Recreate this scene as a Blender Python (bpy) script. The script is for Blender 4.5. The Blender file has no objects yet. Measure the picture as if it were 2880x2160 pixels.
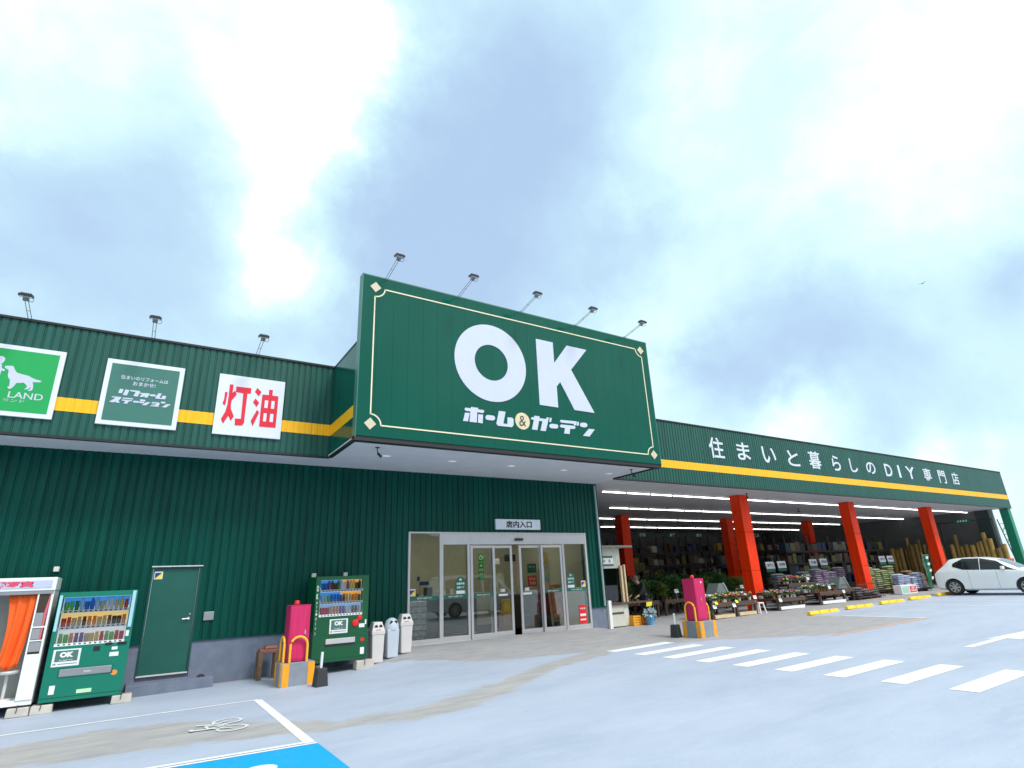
import bpy, bmesh, math, random, json
from mathutils import Vector, Matrix
random.seed(7)
SC = bpy.context.scene; COL = SC.collection
PI = math.pi
# ---------------------------------------------------------------- camera
YAW, PIT, ROL, FPX = .57500813, .33679434, -.04469822, 1586.12
cd = bpy.data.cameras.new('camera'); cam = bpy.data.objects.new('camera', cd); COL.objects.link(cam)
_f = Vector((math.sin(YAW)*math.cos(PIT), math.cos(YAW)*math.cos(PIT), math.sin(PIT)))
_r0 = Vector((math.cos(YAW), -math.sin(YAW), 0)); _u0 = _r0.cross(_f)
_r = _r0*math.cos(ROL) + _u0*math.sin(ROL); _u = _u0*math.cos(ROL) - _r0*math.sin(ROL)
M = Matrix.Identity(4)
for i in range(3): M[i][0], M[i][1], M[i][2] = _r[i], _u[i], -_f[i]
M.translation = Vector((0, 0, 1.45)); cam.matrix_world = M
cd.sensor_width = 36; cd.lens = FPX/2880*36; cd.clip_start = .05; cd.clip_end = 2000
SC.camera = cam
# ---------------------------------------------------------------- light
SUN_EL, SUN_AZ = math.radians(52), math.radians(158)      # azimuth measured clockwise from +y
CLOUD_STRENGTH, SKY_STRENGTH = 1.0, .10
SC.view_settings.view_transform = 'Standard'; SC.view_settings.look = 'None'; SC.view_settings.gamma = 1
SC.view_settings.exposure = .60
sd = bpy.data.lights.new('sun', 'SUN'); sd.energy = 1.5; sd.angle = math.radians(14); sd.color = (1, .97, .92)
so = bpy.data.objects.new('sun', sd); COL.objects.link(so)
sdir = Vector((math.sin(SUN_AZ)*math.cos(SUN_EL), math.cos(SUN_AZ)*math.cos(SUN_EL), math.sin(SUN_EL)))
so.rotation_euler = sdir.to_track_quat('Z', 'Y').to_euler(); so.location = (0, -10, 30)
BLOBS = [[-0.141, 0.818, 0.557, 62.0, 0.6], [-0.013, 0.898, 0.44, 85.2, 0.7], [-0.156, 0.885, 0.439, 110.3, 0.35], [-0.192, 0.899, 0.394, 297.7, 0.2], [0.042, 0.693, 0.72, 393.6, 0.3], [0.35, 0.655, 0.67, 43.8, 0.9], [0.406, 0.528, 0.746, 68.6, 0.8], [0.313, 0.755, 0.577, 114.7, 0.8], [0.52, 0.676, 0.523, 55.8, 0.95], [0.622, 0.563, 0.545, 278.7, 0.55], [0.415, 0.768, 0.487, 106.5, 0.6], [0.31, 0.826, 0.471, 197.9, 0.5], [0.802, 0.485, 0.347, 160.5, 1.0], [0.772, 0.547, 0.323, 408.7, 0.8], [0.845, 0.391, 0.365, 345.3, 0.8], [0.9, 0.316, 0.3, 307.1, 0.5], [0.898, 0.388, 0.208, 649.1, 0.6], [0.912, 0.188, 0.364, 1033.7, 0.9], [0.939, 0.275, 0.209, 708.8, 0.5], [0.206, 0.89, 0.406, 121.3, 0.5], [-0.168, 0.732, 0.661, 69.5, -0.85], [0.092, 0.666, 0.74, 161.8, -1], [0.092, 0.776, 0.624, 300.5, -1.1], [0.106, 0.843, 0.527, 322.8, -1], [0.152, 0.87, 0.469, 536.7, -0.7], [0.173, 0.643, 0.746, 213.0, -0.9], [0.166, 0.743, 0.649, 406.0, -0.8], [0.595, 0.488, 0.638, 138.6, -0.45], [0.759, 0.291, 0.582, 34.4, -0.25], [0.83, 0.501, 0.245, 473.7, -0.8], [0.709, 0.59, 0.387, 182.4, -0.5], [0.924, 0.353, 0.147, 381.5, -0.8], [-0.221, 0.789, 0.573, 972.8, -0.6], [0.8, 0.136, 0.585, 126.8, -0.4]]
W = bpy.data.worlds.new('World'); SC.world = W; W.use_nodes = True
def build_world():
    N = W.node_tree.nodes; L = W.node_tree.links; N.clear()
    def nd(t, **k):
        n = N.new(t)
        for a, b in k.items(): setattr(n, a, b)
        return n
    out = nd('ShaderNodeOutputWorld'); bg = nd('ShaderNodeBackground'); L.new(bg.outputs[0], out.inputs[0])
    tc = nd('ShaderNodeTexCoord')
    sky = nd('ShaderNodeTexSky', sky_type='NISHITA', sun_disc=False, sun_elevation=SUN_EL, sun_rotation=SUN_AZ)
    n1 = nd('ShaderNodeTexNoise'); n1.inputs['Scale'].default_value = 3.2; n1.inputs['Detail'].default_value = 7; n1.inputs['Roughness'].default_value = .62
    L.new(tc.outputs['Generated'], n1.inputs['Vector'])
    def vm(op, a, b):
        n = nd('ShaderNodeVectorMath', operation=op)
        for i, x in enumerate((a, b)):
            if x is None: continue
            if isinstance(x, (tuple, list)): n.inputs[i].default_value = x
            else: L.new(x, n.inputs[i])
        return n
    def mt(op, a, b=None, c=None):
        n = nd('ShaderNodeMath', operation=op)
        for i, x in enumerate((a, b, c)):
            if x is None: continue
            if isinstance(x, (int, float)): n.inputs[i].default_value = x
            else: L.new(x, n.inputs[i])
        return n.outputs[0]
    off = vm('SUBTRACT', n1.outputs['Color'], (.5, .5, .5)); sc = nd('ShaderNodeVectorMath', operation='SCALE'); L.new(off.outputs[0], sc.inputs[0]); sc.inputs[3].default_value = .30
    add = vm('ADD', tc.outputs['Generated'], sc.outputs[0]); nrm = vm('NORMALIZE', add.outputs[0], None)
    acc = None
    back = BLOBS+[[.3, -.75, .55, 3.5, -1.1], [0, -.2, .98, 6, -.6]]  # extra blobs add unseen bright sky behind camera and overhead to light the ground
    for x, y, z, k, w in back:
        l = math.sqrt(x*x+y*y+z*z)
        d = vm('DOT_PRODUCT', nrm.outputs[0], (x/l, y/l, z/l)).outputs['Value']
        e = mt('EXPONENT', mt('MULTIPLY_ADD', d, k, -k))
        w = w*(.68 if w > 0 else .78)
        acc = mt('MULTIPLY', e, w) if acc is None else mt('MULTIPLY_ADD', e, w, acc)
    n2 = nd('ShaderNodeTexNoise'); n2.inputs['Scale'].default_value = 2.6; n2.inputs['Detail'].default_value = 10; n2.inputs['Roughness'].default_value = .62; n2.inputs['Distortion'].default_value = .25
    L.new(tc.outputs['Generated'], n2.inputs['Vector'])
    acc = mt('ADD', acc, mt('MULTIPLY', mt('SUBTRACT', n2.outputs['Fac'], .5), 1.9))
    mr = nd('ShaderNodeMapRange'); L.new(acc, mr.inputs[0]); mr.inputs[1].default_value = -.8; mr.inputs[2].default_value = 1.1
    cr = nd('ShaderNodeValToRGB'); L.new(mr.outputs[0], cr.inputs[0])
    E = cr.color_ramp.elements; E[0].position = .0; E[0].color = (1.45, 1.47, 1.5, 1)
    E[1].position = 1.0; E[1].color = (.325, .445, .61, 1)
    for p, c in ((.12, (.78, .84, .87)), (.30, (.56, .73, .765)), (.48, (.46, .645, .71)), (.68, (.385, .54, .67)), (.86, (.345, .475, .635))):
        e = E.new(p); e.color = (*c, 1)
    mx = nd('ShaderNodeMix', data_type='RGBA'); mx.inputs[0].default_value = .92
    sk = nd('ShaderNodeVectorMath', operation='SCALE'); L.new(sky.outputs[0], sk.inputs[0]); sk.inputs[3].default_value = SKY_STRENGTH
    L.new(sk.outputs[0], mx.inputs[6])
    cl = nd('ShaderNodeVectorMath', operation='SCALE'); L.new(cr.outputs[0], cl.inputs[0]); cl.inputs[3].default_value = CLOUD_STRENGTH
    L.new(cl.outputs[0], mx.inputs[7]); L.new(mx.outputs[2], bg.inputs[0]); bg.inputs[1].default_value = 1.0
build_world()
# ---------------------------------------------------------------- materials
MATS = {}
def mat(name, col=(.5, .5, .5), rough=.5, metal=0, var=.08, nscale=3.0, bump=0, bscale=60, spec=.5, emit=None, estr=0, streak=False, coat=0, alpha=None):
    if name in MATS: return MATS[name]
    m = bpy.data.materials.new(name); m.use_nodes = True; nt = m.node_tree; N = nt.nodes; L = nt.links
    b = N['Principled BSDF']; b.inputs['Roughness'].default_value = rough; b.inputs['Metallic'].default_value = metal
    b.inputs['Specular IOR Level'].default_value = spec; b.inputs['Coat Weight'].default_value = coat
    tc = N.new('ShaderNodeTexCoord')
    nz = N.new('ShaderNodeTexNoise'); nz.inputs['Scale'].default_value = nscale; nz.inputs['Detail'].default_value = 6; nz.inputs['Roughness'].default_value = .6
    if streak:
        mp = N.new('ShaderNodeMapping'); mp.inputs['Scale'].default_value = (6, 6, .35); L.new(tc.outputs['Object'], mp.inputs[0]); L.new(mp.outputs[0], nz.inputs['Vector'])
    else: L.new(tc.outputs['Object'], nz.inputs['Vector'])
    rp = N.new('ShaderNodeMapRange'); L.new(nz.outputs['Fac'], rp.inputs[0]); rp.inputs[1].default_value = .3; rp.inputs[2].default_value = .7
    rp.inputs[3].default_value = 1-var; rp.inputs[4].default_value = 1+var
    sc = N.new('ShaderNodeVectorMath'); sc.operation = 'SCALE'; sc.inputs[0].default_value = col; L.new(rp.outputs[0], sc.inputs[3]); L.new(sc.outputs[0], b.inputs['Base Color'])
    if bump:
        n2 = N.new('ShaderNodeTexNoise'); n2.inputs['Scale'].default_value = bscale; n2.inputs['Detail'].default_value = 4; L.new(tc.outputs['Object'], n2.inputs['Vector'])
        bp = N.new('ShaderNodeBump'); bp.inputs['Strength'].default_value = bump; bp.inputs['Distance'].default_value = .01; L.new(n2.outputs['Fac'], bp.inputs['Height']); L.new(bp.outputs[0], b.inputs['Normal'])
    if emit: b.inputs['Emission Color'].default_value = (*emit, 1); b.inputs['Emission Strength'].default_value = estr
    if alpha is not None: b.inputs['Alpha'].default_value = alpha
    MATS[name] = m; return m
def glass_mat(name, tint=(.80, .86, .84), gloss=1.0):
    if name in MATS: return MATS[name]
    m = bpy.data.materials.new(name); m.use_nodes = True; N = m.node_tree.nodes; L = m.node_tree.links; N.clear()
    o = N.new('ShaderNodeOutputMaterial'); mx = N.new('ShaderNodeMixShader'); t = N.new('ShaderNodeBsdfTransparent'); g = N.new('ShaderNodeBsdfGlossy'); fr = N.new('ShaderNodeFresnel')
    nz = N.new('ShaderNodeTexNoise'); nz.inputs['Scale'].default_value = 1.2; tc = N.new('ShaderNodeTexCoord'); L.new(tc.outputs['Object'], nz.inputs['Vector'])
    bp = N.new('ShaderNodeBump'); bp.inputs['Strength'].default_value = .02; bp.inputs['Distance'].default_value = .01; L.new(nz.outputs['Fac'], bp.inputs['Height']); L.new(bp.outputs[0], g.inputs['Normal'])
    fr.inputs[0].default_value = 1.52; ml = N.new('ShaderNodeMath'); ml.operation = 'MULTIPLY'; ml.inputs[1].default_value = 2.0*gloss; ml.use_clamp = True
    L.new(fr.outputs[0], ml.inputs[0]); t.inputs[0].default_value = (*tint, 1); g.inputs['Roughness'].default_value = .01
    L.new(ml.outputs[0], mx.inputs[0]); L.new(t.outputs[0], mx.inputs[1]); L.new(g.outputs[0], mx.inputs[2]); L.new(mx.outputs[0], o.inputs[0])
    MATS[name] = m; return m
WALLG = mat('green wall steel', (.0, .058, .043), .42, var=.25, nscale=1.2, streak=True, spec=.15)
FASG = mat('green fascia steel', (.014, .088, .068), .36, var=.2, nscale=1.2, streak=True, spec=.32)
SIGNG = mat('green sign panel', (.0, .084, .056), .14, var=.06, nscale=.8, spec=.16, bump=.04, bscale=4)
YEL = mat('yellow stripe paint', (.95, .47, .0), .4, var=.08, streak=True)
SOFF = mat('soffit board', (.60, .62, .66), .7, var=.06, nscale=2)
BLK = mat('black trim', (.012, .013, .014), .45)
CONC = mat('blue grey concrete base', (.15, .18, .245), .8, var=.14, nscale=4, bump=.3)
ALU = mat('aluminium frame', (.52, .51, .52), .35, metal=.35, var=.05)
WHITE = mat('white paint', (.80, .81, .82), .4, var=.03)
LETTER = mat('white lettering', (.54, .58, .68), .45, var=.02)
CREAM = mat('cream line', (.80, .72, .50), .45, var=.03)
ORED = mat('orange red column paint', (.82, .035, .0), .5, var=.16, nscale=1.5, spec=.2, streak=True)
PINK = mat('faded pink red cabinet paint', (.56, .022, .115), .5, var=.2, nscale=3, spec=.3, streak=True)
REDP = mat('red plastic', (.72, .01, .015), .4)
OCH = mat('ochre yellow paint', (.90, .36, .01), .5, var=.12)
GLASS = glass_mat('window glass', (.84, .87, .82), .8)
INWALL = mat('beige interior wall', (.46, .44, .35), .8)
VENDG = mat('teal green machine paint', (.0, .17, .11), .33, var=.05)
VENDD = mat('dark green machine paint', (.0, .085, .028), .33, var=.05)
GREYM = mat('grey metal', (.33, .34, .35), .35, metal=.5)
DGREY = mat('dark grey rubber', (.03, .03, .032), .7)
WOOD = mat('dark timber', (.085, .052, .035), .75, var=.3, nscale=8)
LWOOD = mat('pale timber', (.62, .47, .30), .7, var=.15, nscale=8)
LEAF = mat('leaf green', (.035, .10, .02), .6, var=.45, nscale=14)
LEAF2 = mat('dark leaf green', (.015, .05, .018), .6, var=.45, nscale=14)
LEAF3 = mat('yellow leaf green', (.13, .17, .025), .6, var=.4, nscale=14)
# ---------------------------------------------------------------- mesh builder
class MB:
    def __init__(s): s.v = []; s.f = []; s.m = []; s.mi = 0
    def face(s, pts):
        n = len(s.v); s.v += [tuple(p) for p in pts]; s.f.append(list(range(n, n+len(pts)))); s.m.append(s.mi)
    def box(s, x0, x1, y0, y1, z0, z1, ang=0, piv=None, tilt=0, taper=0):
        x0, x1 = min(x0, x1), max(x0, x1); y0, y1 = min(y0, y1), max(y0, y1); z0, z1 = min(z0, z1), max(z0, z1)
        t = taper
        P = [(x0, y0, z0), (x1, y0, z0), (x1, y1, z0), (x0, y1, z0), (x0+t, y0+t, z1), (x1-t, y0+t, z1), (x1-t, y1-t, z1), (x0+t, y1-t, z1)]
        if ang or tilt:
            c = Vector(piv) if piv else Vector(((x0+x1)/2, (y0+y1)/2, (z0+z1)/2)); R = Matrix.Rotation(ang, 3, 'Z') @ Matrix.Rotation(tilt, 3, 'X')
            P = [tuple(R @ (Vector(p)-c)+c) for p in P]
        n = len(s.v); s.v += P
        for q in ((3, 2, 1, 0), (4, 5, 6, 7), (0, 1, 5, 4), (1, 2, 6, 5), (2, 3, 7, 6), (3, 0, 4, 7)): s.f.append([n+i for i in q]); s.m.append(s.mi)
        return s
    def tube(s, pts, r, n=8, close=False):
        P = [Vector(p) for p in pts]; rings = []
        rr = r if isinstance(r, (list, tuple)) else [r]*len(P)
        for i, p in enumerate(P):
            d = ((P[min(i+1, len(P)-1)]-p).normalized() + (p-P[max(i-1, 0)]).normalized())
            d = d.normalized() if d.length > 1e-6 else Vector((0, 0, 1))
            a = Vector((0, 0, 1)) if abs(d.z) < .9 else Vector((1, 0, 0)); u = d.cross(a).normalized(); w = d.cross(u)
            b = len(s.v); s.v += [tuple(p+(u*math.cos(2*PI*k/n)+w*math.sin(2*PI*k/n))*rr[i]) for k in range(n)]; rings.append(b)
        for a, b in zip(rings, rings[1:]):
            for k in range(n): s.f.append([a+k, a+(k+1) % n, b+(k+1) % n, b+k]); s.m.append(s.mi)
        s.f.append([rings[0]+k for k in reversed(range(n))]); s.m.append(s.mi); s.f.append([rings[-1]+k for k in range(n)]); s.m.append(s.mi)
        return s
    def lathe(s, prof, c=(0, 0, 0), n=16, axis='Z'):
        b = len(s.v)
        for r, h in prof:
            for k in range(n):
                a = 2*PI*k/n; x, y = r*math.cos(a), r*math.sin(a)
                p = (x, y, h) if axis == 'Z' else ((h, x, y) if axis == 'X' else (x, h, y)); s.v.append(tuple(p[i]+c[i] for i in range(3)))
        for i in range(len(prof)-1):
            for k in range(n): s.f.append([b+i*n+k, b+i*n+(k+1) % n, b+(i+1)*n+(k+1) % n, b+(i+1)*n+k]); s.m.append(s.mi)
        s.f.append([b+k for k in reversed(range(n))]); s.m.append(s.mi); e = b+(len(prof)-1)*n; s.f.append([e+k for k in range(n)]); s.m.append(s.mi)
        return s
    def poly(s, pts, y0, y1):      # polygon in x,z extruded from y0 to y1
        n = len(s.v); k = len(pts); s.v += [(p[0], y0, p[1]) for p in pts]+[(p[0], y1, p[1]) for p in pts]
        s.f.append(list(range(n, n+k))); s.m.append(s.mi); s.f.append(list(range(n+2*k-1, n+k-1, -1))); s.m.append(s.mi)
        for i in range(k): j = (i+1) % k; s.f.append([n+i, n+k+i, n+k+j, n+j]); s.m.append(s.mi)
        return s
    def ring(s, xc, zc, ro, ri, y0, y1, n=48, rxz=(1, 1)):
        for i in range(n):
            a, b = 2*PI*i/n, 2*PI*(i+1)/n
            q = [(xc+r*rxz[0]*math.cos(t), zc+r*rxz[1]*math.sin(t)) for r, t in ((ri, a), (ro, a), (ro, b), (ri, b))]; s.poly(q, y0, y1)
        return s
    def blob(s, c, r, n=6, squash=1):
        s.lathe([(r*math.sin(PI*i/n), c[2]*0-r*squash*math.cos(PI*i/n)) for i in range(1, n)], c, n=7); return s
    def leaves(s, c, R, n, size, rnd, up=.3):
        for _ in range(n):
            while True:
                p = Vector((rnd.uniform(-1, 1), rnd.uniform(-1, 1), rnd.uniform(-1, 1)))
                if .15 < p.length < 1: break
            q = Vector((p.x*R[0], p.y*R[1], p.z*R[2]))+Vector(c); d = (p.normalized()+Vector((rnd.uniform(-.6, .6), rnd.uniform(-.6, .6), up+rnd.uniform(-.4, .6)))).normalized()
            a = d.cross(Vector((rnd.random()-.5, rnd.random()-.5, rnd.random()))).normalized(); L_ = size*rnd.uniform(.7, 1.3); w = L_*.32
            s.face([q, q+d*L_*.5+a*w, q+d*L_, q+d*L_*.5-a*w])
        return s
    def add(s, o, off=(0, 0, 0)):
        n = len(s.v); s.v += [tuple(p[i]+off[i] for i in range(3)) for p in o.v]; s.f += [[i+n for i in f] for f in o.f]; s.m += [s.mi]*len(o.f); return s
def text_into(mb, body, x0, x1, z0, z1, y, th=.004, bold=.0, shear=0, keep=False, side=None):
    cu = bpy.data.curves.new('t', 'FONT'); cu.body = body; cu.offset = bold; cu.resolution_u = 3; cu.shear = shear
    o = bpy.data.objects.new('t', cu); COL.objects.link(o); bpy.context.view_layer.update()
    me = bpy.data.meshes.new_from_object(o.evaluated_get(bpy.context.evaluated_depsgraph_get()))
    xs = [v.co.x for v in me.vertices]; ys = [v.co.y for v in me.vertices]; ax, bx, ay, by = min(xs), max(xs), min(ys), max(ys)
    sx = (x1-x0)/(bx-ax); sz = (z1-z0)/(by-ay) if z1 is not None else sx
    n = len(mb.v)
    for v in me.vertices: mb.v.append((x0+(v.co.x-ax)*sx, y, z0+(v.co.y-ay)*sz))
    for p in me.polygons: mb.f.append([n+i for i in p.vertices]); mb.m.append(mb.mi)
    bpy.data.objects.remove(o); bpy.data.curves.remove(cu); bpy.data.meshes.remove(me); return mb
ORG = {}
def root_of(o):
    while o.parent: o = o.parent
    return o
def thing(name, label, cat, loc=(0, 0, 0), group=None, rz=0, kind=None):
    o = bpy.data.objects.new(name, None); COL.objects.link(o); o.location = loc; o.rotation_euler = (0, 0, rz)
    if label: o['label'] = label; o['category'] = cat
    if group: o['group'] = group
    if kind: o['kind'] = kind
    o.empty_display_size = .2; return o
def obj(name, mb, m, parent=None, world=False, bevel=0, smooth=False, subd=0, label=None, cat=None, group=None, kind=None, loc=None, solid=0):
    me = bpy.data.meshes.new(name); V = mb.v
    if parent is not None and world:
        l = root_of(parent).location; V = [(a-l.x, b-l.y, c-l.z) for a, b, c in V]
    elif loc is not None and world: V = [(a-loc[0], b-loc[1], c-loc[2]) for a, b, c in V]
    me.from_pydata(V, [], mb.f)
    ms = m if isinstance(m, (list, tuple)) else [m]
    for q in ms: me.materials.append(q)
    if len(ms) > 1: me.polygons.foreach_set('material_index', mb.m)
    me.validate(); me.update()
    if smooth:
        me.polygons.foreach_set('use_smooth', [True]*len(me.polygons)); me.set_sharp_from_angle(angle=math.radians(40))
    o = bpy.data.objects.new(name, me); COL.objects.link(o)
    if parent is not None: o.parent = parent
    if loc is not None: o.location = loc
    if solid: q = o.modifiers.new('thickness', 'SOLIDIFY'); q.thickness = solid
    if bevel: q = o.modifiers.new('bevel', 'BEVEL'); q.width = bevel; q.segments = 2; q.limit_method = 'ANGLE'; q.angle_limit = math.radians(50)
    if subd: q = o.modifiers.new('sub', 'SUBSURF'); q.levels = subd; q.render_levels = subd
    if label: o['label'] = label
    if cat: o['category'] = cat
    if group: o['group'] = group
    if kind: o['kind'] = kind
    return o
def tree_copy(o, loc=None, rz=None, label=None, group=None, parent=None, swap=None):
    c = o.copy(); COL.objects.link(c); c.parent = parent
    if loc is not None: c.location = loc
    if rz is not None: c.rotation_euler = (0, 0, rz)
    if label: c['label'] = label
    if group: c['group'] = group
    for ch in list(KIDS.get(o.name, [])) or [x for x in o.children]: tree_copy(ch, parent=c)
    return c
KIDS = {}
def lot(x): return -.35+.016*max(-12, min(32, x))
def sst(t): t = max(0, min(1, t)); return t*t*(3-2*t)
def gz(x, y):
    a = 1.0
    a *= sst((x-4.1)/2.0) if x < 7 else 1-sst((x-12.25)/.55)
    a *= sst((y-11.9)/2.75)
    return lot(x)*(1-a)+a*(-.004)
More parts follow.
